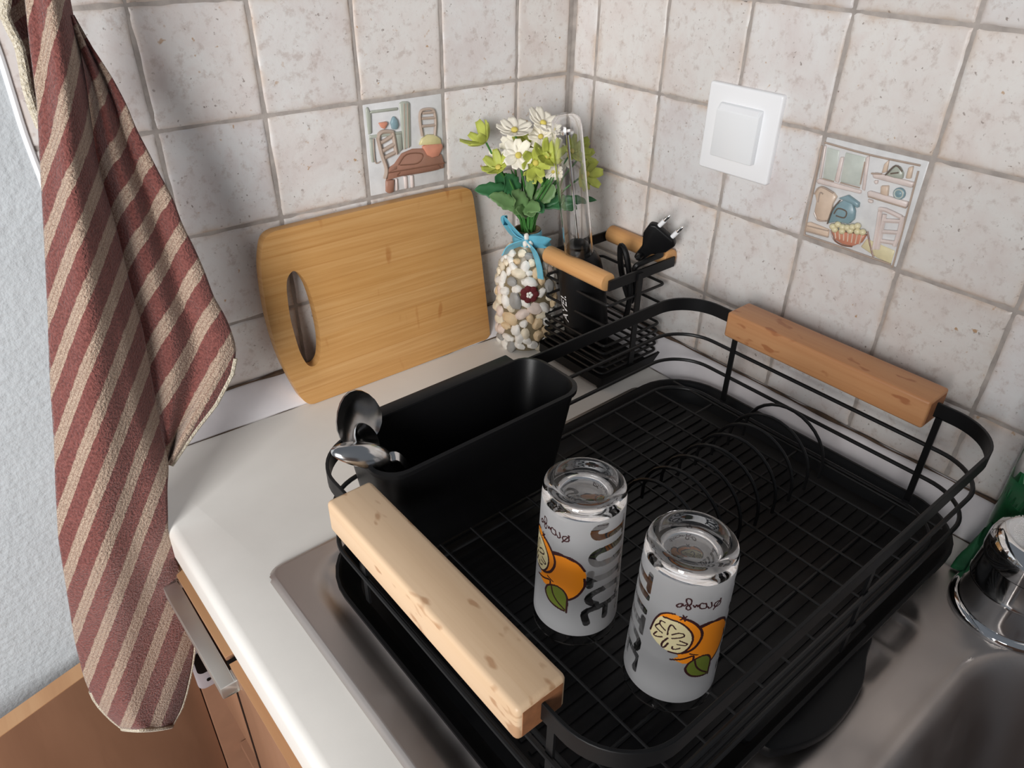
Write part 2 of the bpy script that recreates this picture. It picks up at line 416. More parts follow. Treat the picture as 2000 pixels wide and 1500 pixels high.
xs = np.unique(np.concatenate([np.arange(-5.44, -.76, .05), [-.76], np.linspace(-5.44, -5.36, 6), np.arange(-2.0, -.95, .025)]))
ys = np.unique(np.concatenate([np.arange(-9.6, -2.2, .05), [-2.22], np.linspace(-2.30, -2.22, 6), np.arange(-7.1, -6.3, .025)]))
X, Y = np.meshgrid(xs, ys); sm = lambda t: (lambda q: q*q*(3-2*q))(np.clip(t, 0, 1))
dO = -sdr(X, Y, -5.44, -9.9, -.76, -2.22, .14); Z = .045*np.sqrt(np.clip(dO/.05, 0, 1))+.001
dD = -sdr(X, Y, -5.2, -6.08, -1.35, -2.42, .45); Z -= .04*sm(dD/.09)
dB = -sdr(X, Y, -5.0, -11, -1.08, -6.42, .75); Z += .012*np.exp(-(dB/.05)**2); Z -= .05*sm((dB)/.12); Z -= 1.65*sm((dB-.06)/.5)
rib = np.clip(1-np.abs(((X+5.2) % .42)-.21)/.07, 0, 1)*sm((dD-.03)/.05)*np.where(Y > -6.2, 1, 0); Z += .03*rib
keep = dO > -.002
b = MB(); P = np.stack([X, Y, Z], 2)
b.grid([[tuple(p) for p in r] for r in P])
kk = keep.ravel(); b2f = [f for f in b.f if all(kk[i] for i in f)]; b.f = b2f; b.mi = [0]*len(b2f)
b.build('sink_deck', M['steel'], sink, angle=60)
# base cabinet (open left door, drawer with handle, front beside it)
cab = thing('base_cabinet', 'brown base cabinet under the worktop with a drawer and an opened door', 'cabinet', (-3, -2.5, -ZF))
b = MB()
b.box((-5.92, .0, -8.2), (-.2, .24, -2.26)); b.box((-5.7, .0, -2.26), (-.2, .24, -.42)); b.box((-5.7, -2.42, -8.2), (-.2, -2.24, -.42)); b.box((-5.7, -2.24, -8.2), (-.3, -.02, -8.0))
b.box((-5.7, -10, -8.2), (-5.5, -2.42, -.42)); b.box((-5.3, -10, -9.1), (-5.1, .1, -8.2))
b.box((-5.7, -2.24, -5.2), (-.3, -.02, -5.05)); b.box((-.5, -2.24, -8.2), (-.3, -.02, -.42))
b.build('carcass', M['carcass'], cab, smooth=False)
def front(y0, y1, z0, z1, name, xf=-5.93, th=.2):
    b = MB(); b.box((xf, y0, z0), (xf+th, y1, z1-.008)); o = b.build(name, M['front'], cab, bevel=(.012, 2))
    b = MB(); b.box((xf, y0, z1-.008), (xf+th, y1, z1)); b.build('edge_strip', M['edge'], o, smooth=False)['label'] = 'light wood top edge'; return o
dw = front(-2.27, .1, -2.2, -.66, 'drawer_front')
b = MB()
hx0, hx1, hz0, hz1 = -6.08, -5.95, -.84, -.70
b.box((hx0, -2.52, hz0), (hx1, -1.1, hz1)); b.box((hx1, -2.52, hz0), (-5.92, -2.38, hz1)); b.box((hx1, -1.22, hz0), (-5.92, -1.1, hz1))
b.build('handle', M['brush'], dw, bevel=(.01, 2))['label'] = 'brushed metal bar handle'
rd = front(-4.9, -2.36, -8.1, -.66, 'door'); b4 = MB(); b4.box((-5.935, -2.36, -8.1), (-5.75, -2.305, -.67)); b4.build('shadow_gap_strip', M['plastic'], rd, smooth=False); front(-9.9, -4.95, -8.1, -.66, 'door')  # black strip on the door's left edge draws the shadow in the gap
# opened door: hinged at the wall end
th = math.atan2(-.22, -.84); ux, uy = math.cos(th), math.sin(th)
fd = lambda s, n, z: (-5.93+ux*s+uy*n, .13+uy*s-ux*n, z)
b3 = MB(); b3.box((0, -.0, -8.1), (4.0, .2, -2.31), 0, fd); od = b3.build('door', M['front'], cab, bevel=(.012, 2)); od['label'] = 'door swung open against the white wall'
b3 = MB(); b3.box((0, 0, -2.31), (4.0, .2, -2.3), 0, fd); b3.build('edge_strip', M['edge'], od, smooth=False)['label'] = 'light wood top edge'
# hinge of the opened door (grey metal with a dark cup), on the side panel inside the opening
fh = lambda x, z, n: (x, -n, z)
b = MB(); b.prism(rrect(-5.96, -3.62, -5.66, -2.86, .10), 0, .06, 0, fh); hg = b.build('hinge', simple('hinge_metal', lin(196, 190, 196), .4, .2), cab, bevel=(.015, 2)); hg['label'] = 'grey metal hinge with a black cup'
b = MB(); b.prism(rrect(-5.925, -3.32, -5.71, -2.94, .08), .055, .07, 0, fh); b.build('hinge_cup', M['plastic'], hg, smooth=False)
b = MB(); b.prism(rrect(-5.85, -3.50, -5.80, -3.45, .024), .055, .07, 0, fh); b.build('screw', M['plastic'], hg, smooth=False)
def plate(name, outer, holes, front, depth, mat, parent=None, bev=None, loc=None, uvf=None):
    # flat sheet with holes: `front` maps (u,v) -> world point, depth: vector
    bm = bmesh.new(); off = ORG[parent.name] if parent is not None else np.array(loc, float); es = []
    for lp in [outer]+holes:
        vs = [bm.verts.new(Vector((np.array(front(*p))-off)*DM)) for p in lp]
        es += [bm.edges.new((vs[i], vs[(i+1) % len(vs)])) for i in range(len(vs))]
    bmesh.ops.triangle_fill(bm, use_beauty=True, use_dissolve=False, edges=es)
    r = bmesh.ops.extrude_face_region(bm, geom=list(bm.faces))
    bmesh.ops.translate(bm, verts=[g for g in r['geom'] if isinstance(g, bmesh.types.BMVert)], vec=Vector(np.array(depth)*DM))
    bmesh.ops.recalc_face_normals(bm, faces=bm.faces)
    if bev:
        ed = [e for e in bm.edges if len(e.link_faces) == 2 and e.calc_face_angle(0) > .9]
        bmesh.ops.bevel(bm, geom=ed, offset=bev*DM, segments=3, profile=.5, affect='EDGES', clamp_overlap=True)
    me = bpy.data.meshes.new(name); bm.to_mesh(me); bm.free(); me.materials.append(mat)
    me.polygons.foreach_set('use_smooth', [True]*len(me.polygons)); me.set_sharp_from_angle(angle=math.radians(35))
    if uvf:
        ul = me.uv_layers.new(name='UVMap')
        for l in me.loops: ul.data[l.index].uv = uvf(np.array(me.vertices[l.vertex_index].co)/DM+off)
    o = bpy.data.objects.new(name, me); COL.objects.link(o); ORG[o.name] = off
    if parent is not None: o.parent = parent
    else: o.location = (off[0]*DM, off[1]*DM, (off[2]+ZF)*DM)
    return o
# ------------------------------------------------------------------ cutting board
p0 = np.array([-3.97, -.19, .0]); p1 = np.array([-1.455, -.262, .0]); p2 = np.array([-2.5, -.075, 2.1])
ex = (p1-p0)/np.linalg.norm(p1-p0); bn = np.cross(ex, p2-p0); bn /= np.linalg.norm(bn); bn = bn if bn[1] < 0 else -bn; ez = np.cross(bn, ex); ez = ez if ez[2] > 0 else -ez
bpx = [(612, 789), (598, 786), (586, 773), (566, 738), (544, 690), (526, 630), (515, 570), (510, 520), (513, 480), (520, 463), (534, 453), (560, 446), (700, 412), (850, 378), (903, 368), (915, 369), (922, 377), (927, 402), (940, 500), (956, 640), (956, 655), (948, 664), (928, 671), (800, 720), (640, 781)]
hpx = [(570, 531), (577, 530), (585, 535), (594, 546), (602, 561), (611, 587), (619, 618), (625, 650), (627, 672), (626, 695), (621, 708), (613, 715), (603, 714), (594, 703), (584, 682), (574, 648), (567, 620), (562, 585), (560, 560), (562, 543)]
def buv(px): q = onplane(px[0], px[1], p0, bn)-p0; return (q@ex, q@ez)
bf = lambda u, v: p0+ex*u+ez*v
O2 = [tuple(q) for q in cr([buv(p) for p in bpx], 4, True)]; H2 = [tuple(q) for q in cr([buv(p) for p in hpx], 4, True)]
vmin = min(q[1] for q in O2); bsh = np.array([0, 0, .004])-ez*0
board = plate('cutting_board', O2, [H2], lambda u, v: bf(u, max(v, .005)), -bn*.13, M['bamboo'], None, .022, (-2.7, -.2, 0), lambda p: ((p-p0)@ex, (p-p0)@ez))
tag(board, 'bamboo cutting board with an oval hand hole leaning on the tiles', 'cutting board')
# ------------------------------------------------------------------ drip tray
def loops(b, L, mi=0, cap0=True, cap1=True):
    n = len(L[0]); fs = []
    for i in range(len(L)-1): fs += [(i*n+k, i*n+(k+1) % n, (i+1)*n+(k+1) % n, (i+1)*n+k) for k in range(n)]
    if cap0: fs.append(tuple(range(n-1, -1, -1)))
    if cap1: fs.append(tuple((len(L)-1)*n+k for k in range(n)))
    b.add([p for l in L for p in l], fs, mi)
TX0, TX1, TY0, TY1 = -5.12, -.42, -5.90, -2.50
def trl(i, z, r=.6): return [(x, y, z) for x, y in rrect(TX0+i, TY0+i, TX1-i, TY1-i, max(.05, r-i), 8)]
tray = thing('drip_tray', 'black plastic drip tray with a spout lying under the dish rack', 'drip tray', (-2.8, -4.2, .04))
b = MB(); loops(b, [trl(.45, .045), trl(.14, .045), trl(.06, .12), trl(.0, .235), trl(.0, .262), trl(.025, .265), trl(.05, .245), trl(.12, .13), trl(.19, .075), trl(.4, .07)])
for k in range(27):
    y = -5.55+k*.108; b.box((-4.75, y-.018, .068), (-.8, y+.018, .088))
b.build('tray_body', M['plastic'], tray)
sp = [(-3.55, -5.88), (-3.47, -5.97), (-3.22, -6.07), (-2.95, -6.10), (-2.61, -6.06), (-2.34, -5.95), (-2.13, -5.87), (-2.2, -5.7), (-3.5, -5.7)]
b = MB(); b.prism([tuple(q) for q in cr(sp, 4, True)], .06, .17); b.build('spout', M['plastic'], tray, bevel=(.02, 2))
# ------------------------------------------------------------------ dish rack
X0, X1, Y0, Y1 = -5.02, -.56, -5.85, -2.57
rack = thing('dish_rack', 'black wire dish rack with two wooden bar handles standing in the drip tray', 'dish rack', (-2.8, -4.29, .07))
b = MB(); b.tube([(x, y, 1.255) for x, y in rrect(X0, Y0, X1, Y1, .43, 12)], .01, closed=True, flat=(.025, .14), up=(0, 0, 1)); b.build('top_band', M['black'], rack, bevel=(.004, 1))
for z in (.89, .57): MB().tube([(x, y, z) for x, y in rrect(X0, Y0, X1, Y1, .43, 12)], .019, 8, True).build('rail_wire', M['wire'], rack)
b = MB(); b.tube([(x, y, .30) for x, y in rrect(X0+.12, Y0+.12, X1-.12, Y1-.12, .42, 12)], .022, 8, True); b.build('base_frame', M['wire'], rack)
b = MB(); b.tube([(-4.72, Y0+.14, .30), (-4.72, Y1-.14, .30)], .02, 8); b.build('base_frame', M['wire'], rack)
def post(x, y, along, z0=.28, z1=1.2):
    d = (.02, .055) if along == 'y' else (.055, .02)
    b = MB(); b.box((x-d[0]/2, y-d[1]/2, z0), (x+d[0]/2, y+d[1]/2, z1)); b.build('post', M['black'], rack, smooth=False)
for x in (X0+.02, X1-.02):
    for y in (-3.27, -5.33): post(x, y, 'y')
post(-2.55, Y0+.02, 'x'); post(-3.6, Y1-.02, 'x')
for k in range(13):
    x = -4.55+k*.318; MB().tube([(x, Y0+.13, .30), (x, Y1-.13, .30)], .011, 6).build('base_wire', M['wire'], rack)
for y in (-3.25, -4.29, -5.30): MB().tube([(X0+.12, y, .282), (X1-.12, y, .282)], .016, 6).build('base_wire', M['wire'], rack)
for k in range(8):
    x = -.96-.252*k; yc = -4.23; r = .43
    pts = [(x, yc+r, .30), (x, yc+r, .42)]+[(x, yc+r*math.cos(a), .42+r*math.sin(a)) for a in np.linspace(.1, math.pi-.1, 16)]+[(x, yc-r, .42), (x, yc-r, .30)]
    MB().tube(pts, .0165, 6).build('plate_arch', M['wire'], rack)
for x, mt, lb in ((-5.02, 'beech', 'pale wooden bar handle'), (-.56, 'oak', 'orange-brown wooden bar handle')):
    b = MB(); b.box((x-.175, -5.27, 1.12), (x+.175, -3.22, 1.395)); ho = b.build('handle', M[mt], rack, bevel=(.035 if mt == 'beech' else .025, 3)); ho['label'] = lb
    b = MB(); b.box((x-.14, -5.273, 1.155), (x+.14, -5.262, 1.36)); b.build('end_grain', M['endgrain'], ho, smooth=False)
# ------------------------------------------------------------------ cutlery caddy and spoons
cad = thing('cutlery_caddy', 'black plastic cutlery caddy hooked inside the dish rack, holding three spoons', 'cutlery holder', (-3.8, -2.95, .34))
def cl(i, z, r=.2): return [(x, y, z) for x, y in rrect(-4.79+i, -3.33+i, -2.83-i, -2.62-i*.6, max(.04, r-i*.3), 6)]
b = MB(); loops(b, [cl(.16, .36), cl(.13, .38), cl(.01, 1.36), cl(-.012, 1.37), cl(-.012, 1.405), cl(.02, 1.41), cl(.032, 1.39), cl(.155, .42)])
b.build('bin', M['plastic'], cad, angle=50)
b = MB(); b.box((-4.40, -2.64, 1.385), (-3.02, -2.50, 1.41)); b.box((-4.40, -2.53, 1.16), (-3.02, -2.50, 1.39)); b.build('hook', M['plastic'], cad, bevel=(.015, 2))
def spoon(label, c, axis, nrm, L, Wd, end):
    # c: bowl centre; axis: from the handle towards the tip; nrm: concave side looks this way
    a = Vector(axis).normalized(); n = Vector(nrm); n = (n-a*n.dot(a)).normalized(); w = n.cross(a); c = Vector(c)
    b = MB(); top = []; bot = []
    for q in np.linspace(0, 1, 8):
        rt = []; rb = []
        for k in range(20):
            t = 2*math.pi*k/20; u = math.cos(t)*L/2*q; v = math.sin(t)*Wd/2*q*(1-.18*math.cos(t)*-1 if False else 1-.16*math.cos(t))
            d = -.085*(1-q*q)
            rt.append(tuple(c+a*u+w*v+n*(d+.008))); rb.append(tuple(c+a*u+w*v+n*(d-.008)))
        top.append(rt); bot.append(rb)
    b.grid(top, 0, True); b.grid(bot, 0, True); b.grid([top[-1], bot[-1]], 0, True)
    o = thing('spoon', label, 'spoon', tuple(end), 'spoons in the cutlery caddy')
    b.build('bowl', M['spoon'], o, angle=60)
    b = MB(); s0 = c-a*(L/2-.03); E_ = Vector(end)
    pts = cr([tuple(s0), tuple(s0-a*.10+n*.01), tuple((s0-a*.10)*.55+E_*.45), end], 6)
    b.tube(pts, .03, 8, flat=(.085, .022), up=tuple(n)); b.build('handle', M['spoon'], o, bevel=(.008, 1))
M['spoon'] = simple('spoon_steel', (.66, .65, .64, 1), .16, 1.)
def P(u, v, y=None, z=None, x=None): return ony(u, v, y) if y is not None else (onz(u, v, z) if z is not None else onx(u, v, x))
spoon('steel spoon standing tallest in the caddy, its dark hollow facing forward', P(700, 817, y=-2.80), (-.16, .05, 1), (.1, -.8, -.42), .50, .37, (-4.30, -2.86, .45))
spoon('small steel spoon in the caddy leaning between the two others', P(716, 862, y=-2.93), (-.35, .05, .9), (.3, -.8, .55), .36, .22, (-4.20, -3.0, .45))
spoon('steel spoon lying low over the caddy rim with a shiny underside', P(708, 888, y=-3.02), (-.75, .22, .35), (.15, .3, -.9), .48, .22, (-4.15, -3.12, .45))
# ------------------------------------------------------------------ printed tumblers
GH, GR0, GR1, GZ = 1.31, .312, .283, .315       # height, radius at the mouth (down) and at the base (up)
G2 = np.array([-3.72, -5.165]); G1 = np.array([-3.86, -4.37])
gr = lambda z: GR0+(GR1-GR0)*(z/GH)
def oncyl(u, v, c):
    o, d = ray(u, v); A = d[0]**2+d[1]**2; ex_ = o[:2]-c; r = .298
    for _ in range(4):
        B = ex_@d[:2]; Cc = ex_@ex_-r*r; D = B*B-A*Cc
        if D < 0: t = -B/A
        else: t = (-B-math.sqrt(D))/A
        p = o+d*t; r = gr(p[2]-GZ)
    return math.degrees(math.atan2(p[1]-c[1], p[0]-c[0])), p[2]-GZ
def g2(x, y): return oncyl(1255+x/8.335, 1150+y/8.335, G2)
def g1(x, y): return oncyl(1040+x/7.5, 1010+y/7.5, G1)
a2, a1 = g2(825, 1090)[0], g1(255, 975)[0]; DG = a1-a2           # the same stalk on both tumblers gives their relative turn
DZ = g2(825, 1090)[1]-g1(255, 975)[1]
q1 = lambda L: [(g1(*p)[0]-DG, g1(*p)[1]+DZ) for p in L]; q2 = lambda L: [g2(*p) for p in L]
body = q1([(300, 590), (420, 620), (560, 670), (680, 750), (760, 850), (785, 920), (755, 1060), (700, 1160), (620, 1230), (530, 1270), (440, 1180), (330, 1080), (240, 1060), (170, 1010), (130, 930), (100, 860), (180, 870), (260, 840), (310, 760), (325, 680)])
rind = q2([(130, 650), (200, 500), (300, 405), (420, 390), (530, 410), (650, 470), (780, 520), (880, 580), (950, 660), (970, 740), (940, 830), (860, 940), (760, 1010), (640, 1045), (560, 1050), (470, 1030), (420, 1010)])
face = q2([(120, 650), (150, 570), (220, 480), (300, 440), (400, 460), (540, 520), (680, 590), (780, 690), (815, 780), (800, 880), (740, 970), (650, 1030), (560, 1045), (460, 1030), (350, 970), (230, 860), (150, 750)])
body2 = q2([(560, 1060), (700, 1040), (800, 1040), (860, 1110), (700, 1210), (600, 1140)])
leaf = q1([(190, 1110), (210, 1060), (260, 1040), (330, 1055), (420, 1110), (480, 1180), (505, 1250), (495, 1330), (490, 1440), (440, 1420), (330, 1350), (240, 1260), (200, 1180)])
ink = [(q1(l), w) for l, w in [([(300, 590), (420, 620), (560, 670), (680, 750), (760, 850)], .010), ([(755, 970), (760, 1060), (700, 1160), (620, 1230), (530, 1268)], .010),
       ([(190, 1110), (205, 1180), (250, 1270), (340, 1360), (455, 1425)], .009), ([(190, 1100), (225, 1045), (330, 1055), (430, 1115), (490, 1200), (505, 1280), (490, 1450)], .008), ([(275, 1060), (300, 1180), (370, 1300), (465, 1405)], .007),
       ([(95, 860), (160, 930), (250, 970), (258, 1030)], .008), ([(220, 910), (300, 1000)], .006)]]
ink += [(q2(l), w) for l, w in [([(130, 650), (200, 500), (300, 405), (420, 390), (530, 410)], .007), ([(660, 480), (780, 520), (880, 580), (950, 660), (970, 740), (940, 830), (860, 940), (760, 1010), (640, 1045)], .011),
       ([(345, 450), (540, 520), (680, 590), (780, 690), (818, 780), (800, 880), (740, 970), (650, 1035), (560, 1050), (420, 1015)], .008), ([(610, 450), (730, 495)], .006), ([(720, 450), (620, 500)], .006), ([(665, 430), (690, 520)], .006), ([(930, 610), (1100, 540), (1300, 470)], .009),
       ([(370, 670), (300, 590), (285, 540), (310, 515), (365, 545)], .006), ([(320, 710), (240, 640), (215, 590), (280, 560)], .006), ([(320, 775), (240, 770), (185, 735), (235, 690)], .006), ([(405, 740), (430, 630), (480, 585), (540, 655)], .006),
       ([(480, 745), (590, 720), (665, 735), (665, 780), (480, 805)], .006), ([(605, 845), (720, 890), (690, 920), (565, 900)], .006), ([(410, 800), (330, 860), (310, 920), (350, 945), (415, 880)], .007), ([(490, 935), (480, 970), (540, 980), (605, 965)], .006)]]
# "Orange" in thin script, written upside down on the standing tumblers
ink += [(q2(l), .0055) for l in [[(1270, 150), (1260, 230), (1200, 280), (1165, 270), (1190, 220), (1260, 180)], [(1150, 330), (1280, 150)], [(1120, 215), (1125, 280), (1085, 310), (1060, 290)], [(1035, 230), (1040, 290), (1000, 320), (940, 310), (930, 270), (960, 235), (1030, 240)],
        [(920, 260), (900, 285), (880, 260), (850, 300), (825, 265)], [(720, 250), (780, 260), (800, 190), (760, 155), (715, 175), (730, 240), (780, 300), (770, 335), (720, 330), (715, 290), (780, 250)], [(660, 240), (600, 240), (555, 265), (570, 290), (630, 285), (655, 240), (670, 275), (700, 265)]]]
# JUICE as clear letters left free of frosting, reading downwards
LS = {'J': [[(.0, .28), (.06, .08), (.25, .0), (.45, .06), (.52, .25), (.52, 1.0)], [(.2, 1.0), (.85, 1.0)]],
      'U': [[(.0, 1.0), (.0, .3), (.1, .08), (.35, .0), (.6, .08), (.7, .3), (.7, 1.0)]],
      'I': [[(.35, 0), (.35, 1.0)], [(.02, .0), (.68, .0)], [(.02, 1.0), (.68, 1.0)]],
      'C': [[(.75, .2), (.55, .03), (.3, .0), (.08, .15), (.0, .5), (.1, .88), (.35, 1.0), (.7, .92)]],
      'E': [[(.72, 0), (.0, 0), (.0, 1.0), (.72, 1.0)], [(.0, .5), (.6, .5)]]}
UA = lambda a: a-360 if a > -8 else a
NA, NZ, A0, ZA, ZB = 330, 230, -188.0, .12, 1.205
aa = A0+(np.arange(NA)+.5)*180/NA; zz = ZA+(np.arange(NZ)+.5)*(ZB-ZA)/NZ
AA, ZZ = np.meshgrid(aa, zz); AX = np.radians(AA)*.298
def inpoly(poly):
    x = np.radians([UA(p[0]) for p in poly])*.298; y = np.array([p[1] for p in poly]); r = np.zeros(AX.shape, bool); j = len(x)-1
    for i in range(len(x)):
        c = ((y[i] > ZZ) != (y[j] > ZZ)) & (AX < (x[j]-x[i])*(ZZ-y[i])/(y[j]-y[i]+1e-12)+x[i]); r ^= c; j = i
    return r
def near_line(pts, w):
    r = np.zeros(AX.shape, bool)
    for p, q in zip(pts[:-1], pts[1:]):
        d = q-p; t = np.clip(((AX-p[0])*d[0]+(ZZ-p[1])*d[1])/(d@d+1e-12), 0, 1)
        r |= np.hypot(AX-p[0]-t*d[0], ZZ-p[1]-t*d[1]) < w
    return r
arc = lambda L: [np.array((math.radians(UA(p[0]))*.298, p[1])) for p in L]
cls = np.zeros(AX.shape, int)
for zc, ch in zip((1.09, .875, .68, .50, .315), 'JUICE'):
    for st in LS[ch]:
        pts = [(-66+54*h, zc+.065-.13*w/.72) for w, h in st]
        cls[near_line(cr(arc(pts), 5), .027)] = 5
for poly, k in ((body, 1), (body2, 1), (rind, 1), (face, 2), (leaf, 3)): cls[inpoly(poly)] = k
for l, w in ink: cls[near_line(cr(arc(l), 5), w*.9)] = 4
cls2 = np.concatenate([cls, cls], 1); NT2 = NA*2
gang = np.radians(A0+np.arange(NT2+1)*180/NA); gz = ZA+np.arange(NZ+1)*(ZB-ZA)/NZ
def shell(name, sel, mats, parent, dr):
    mb = MB(); idx = {}
    js, is_ = np.nonzero(sel)
    for j, i in zip(js, is_):
        q = []
        for dj, di in ((0, 0), (0, 1), (1, 1), (1, 0)):
            k = (j+dj, (i+di) % NT2)
            if k not in idx:
                idx[k] = len(mb.v); r = gr(gz[k[0]])+dr; a = gang[k[1]]; mb.v.append((r*math.cos(a), r*math.sin(a), gz[k[0]]))
            q.append(idx[k])
        mb.f.append(q); mb.mi.append(max(0, cls2[j, i]-1) if len(mats) > 1 else 0)
    o = parent; off = ORG[o.name]; mb.v = [(x+off[0], y+off[1], z+off[2]) for x, y, z in mb.v]
    return mb.build(name, mats, parent, weld=False, angle=80)
gl = thing('drinking_glass', 'tumbler upside down nearer the wooden bar, sliced orange print facing forward', 'glass', (G2[0], G2[1], GZ), 'upside-down orange juice tumblers')
b = MB(); wt_ = .028
prof = [(GR0-.014, 0), (GR0, .012), (gr(.1), .1), (gr(.6), .6), (gr(1.2), 1.2), (GR1, GH-.05), (GR1-.01, GH-.02), (GR1-.035, GH-.002), (GR1-.055, GH), (GR1-.075, GH-.008), (.19, GH-.03), (.10, GH-.035), (.0005, GH-.035)]
inn = [(.0005, GH-.155), (.12, GH-.16), (.2, GH-.175), (gr(1.1)-wt_-.01, GH-.21), (gr(1.0)-wt_, GH-.27), (gr(.6)-wt_, .6), (gr(.1)-wt_, .1), (GR0-.026, .008), (GR0-.014, 0)]
b.lathe([(r, z) for r, z in prof], (G2[0], G2[1], GZ), 56); b.lathe(inn, (G2[0], G2[1], GZ), 56)
b.build('glass_body', M['glass'], gl, angle=50)
shell('frosted_coating', cls2 == 0, [M['frost']], gl, .0018)
hf_ = np.arange(NT2)[None, :] < NA
for hh in (hf_, ~hf_): shell('fruit_print', (cls2 > 0) & (cls2 < 5) & hh, [M['orange'], M['cream'], M['green'], M['ink']], gl, .0024)['label'] = 'printed sliced orange with leaf and script'
g_b = copy_tree(gl); g_b.location = (G1[0]*DM, G1[1]*DM, (GZ+ZF)*DM); g_b.rotation_euler.z = math.radians(DG)
g_b['label'] = 'tumbler upside down nearer the cutlery caddy, with JUICE lettering on its right'
gl['label'] = 'tumbler upside down in the rack, farther from the caddy, sliced orange facing forward'
# ------------------------------------------------------------------ caddy basket with dowel handles in the corner
BX0, BX1, BY0, BY1 = -1.14, -.20, -1.98, -.95
bk = thing('wire_basket', 'small black wire basket with two wooden dowel handles in the corner', 'basket', (-.67, -1.46, 0))
tr = MB(); tl = lambda i, z: [(x, y, z) for x, y in rrect(BX0-.06+i, BY0-.06+i, BX1+.08-i, BY1+.04-i, .06, 3)]
loops(tr, [tl(.03, .03), tl(0, .05), tl(0, .17), tl(.03, .17), tl(.05, .07)])
for x in (BX0+.02, BX1): 
    for y in (BY0+.02, BY1-.05): tr.lathe([(.0, 0), (.05, 0), (.05, .04), (0, .04)], (x, y, 0), 10)
tr.build('base_tray', M['plastic'], bk)
for z in (.19, .28, .37, .46, .56, .82, 1.08):
    MB().tube([(x, y, z) for x, y in rrect(BX0, BY0, BX1, BY1, .05, 4)], .0165, 6, True).build('ring_wire', M['wire'], bk)
for k in range(6): 
    x = BX0+.14+k*.135; MB().tube([(x, BY0, .19), (x, BY1, .19)], .012, 6).build('base_wire', M['wire'], bk)
for y in (BY0, BY1):
    b = MB(); b.box((BX0-.02, y-.012, 1.27), (BX1+.12, y+.012, 1.39)); b.build('top_band', M['black'], bk, smooth=False)
    b = MB(); b.box((-.72, y-.035, .17), (-.64, y-.012, 1.36)) if y < -1.5 else b.box((-.72, y+.012, .17), (-.64, y+.035, 1.36)); b.build('post', M['black'], bk, smooth=False)
for x in (BX0, BX1+.10):
    MB().tube([(x, BY0+.03, 1.36), (x, BY1-.03, 1.36)], .105, 20).build('dowel_handle', M['dowel'], bk, bevel=(.012, 2))
# ------------------------------------------------------------------ hand blender with clear tube, cord and plug
A0p = onz(1142, 690, .12); A0p = np.array([-.86, -1.46, .25]); A1p = ony(1104, 222, A0p[1]+.28)
ax = (A1p-A0p)/np.linalg.norm(A1p-A0p)
hb = thing('hand_blender', 'black corded hand blender with a clear tube standing in the wire basket', 'blender', tuple(A0p))
fz = Vector(ax); fw = Vector((CP-A0p)); fw = (fw-fz*fw.dot(fz)).normalized(); fx = fw.cross(fz)*-1
Lt = np.linalg.norm(A1p-A0p)
def hf(x, y, z): p = Vector(A0p)+fx*x+fw*y+fz*z; return tuple(p)
prof = [(.0, 0), (.2, 0), (.24, .03), (.262, .2), (.27, .6), (.265, .95), (.24, 1.12), (.20, 1.2), (.13, 1.24), (.12, 1.32), (.0, 1.33)]
b = MB(); b.lathe(prof, None, 32, 0, lambda x, y, z: hf(x, y*.85, z)); bd = b.build('motor_body', M['plastic'], hb, angle=50)
def text_mesh(txt, size, f, mat, name, parent, shear=.0):
    cu = bpy.data.curves.new('txt', 'FONT'); cu.body = txt; cu.size = size; cu.align_x = 'CENTER'; cu.align_y = 'CENTER'; cu.offset = size*.006; cu.shear = shear
    o = bpy.data.objects.new('txt', cu); COL.objects.link(o); dg = bpy.context.evaluated_depsgraph_get(); me = o.evaluated_get(dg).to_mesh()
    b = MB(); b.add([f(v.co.x, v.co.y) for v in me.vertices], [tuple(p.vertices) for p in me.polygons]); bpy.data.objects.remove(o)
    return b.build(name, mat, parent, smooth=False)
def onbody(u, v): a = math.radians(-58)+v/.265; return hf(.272*math.sin(a), .272*.86*math.cos(a), .60+u)
text_mesh('AVEI.', .155, lambda x, y: onbody(x, -y), M['white'], 'lettering', bd, .2)
zt0 = 1.20
b = MB(); b.lathe([(.165, zt0), (.165, Lt-.16), (.15, Lt-.06), (.10, Lt-.01), (.0, Lt)], None, 28, 0, hf); b.lathe([(.150, zt0), (.150, Lt-.17), (.13, Lt-.08), (.08, Lt-.03), (0, Lt-.02)], None, 28, 0, hf)
b.grid([[hf(.165*math.cos(a), .165*math.sin(a), zt0) for a in np.linspace(0, 2*math.pi, 29)], [hf(.15*math.cos(a), .15*math.sin(a), zt0) for a in np.linspace(0, 2*math.pi, 29)]])
b.build('clear_tube', M['glass'], hb, angle=50)
MB().tube([hf(0, 0, 1.3), hf(0, 0, Lt-.2)], .014, 8).build('metal_shaft', M['chrome'], hb)
b = MB(); b.tube([hf(0, 0, Lt-.2), hf(0, 0, Lt-.17)], .07, 12); b.build('whisk_disc', M['chrome'], hb)
b = MB(); b.ball(hf(.0, 0, 1.32), .13, .13, .07, 14, 8); b.build('tube_collar', M['plastic'], hb)
zc = 1.42
pl0 = onx(1258, 492, -.42); pl1 = onx(1300, 452, -.36)
cord = [hf(.18, .1, .35), (-.62, -1.75, .55), (-.58, -1.8, 1.0), (-.62, -1.72, 1.45), (-.60, -1.60, 1.52), (-.56, -1.62, 1.2), (-.5, -1.75, .85), (-.5, -1.8, 1.1), (-.66, -1.9, 1.38), (-.56, -1.93, 1.43), (-.40, -1.93, 1.44), (-.26, -1.92, 1.44), (-.30, -1.82, 1.46), (-.48, -1.80, 1.45), (-.55, -1.84, 1.45), tuple(pl0+np.array([-.03, 0, -.02]))]
MB().tube(cr(cord, 8), .034, 8).build('power_cord', M['plastic'], hb)
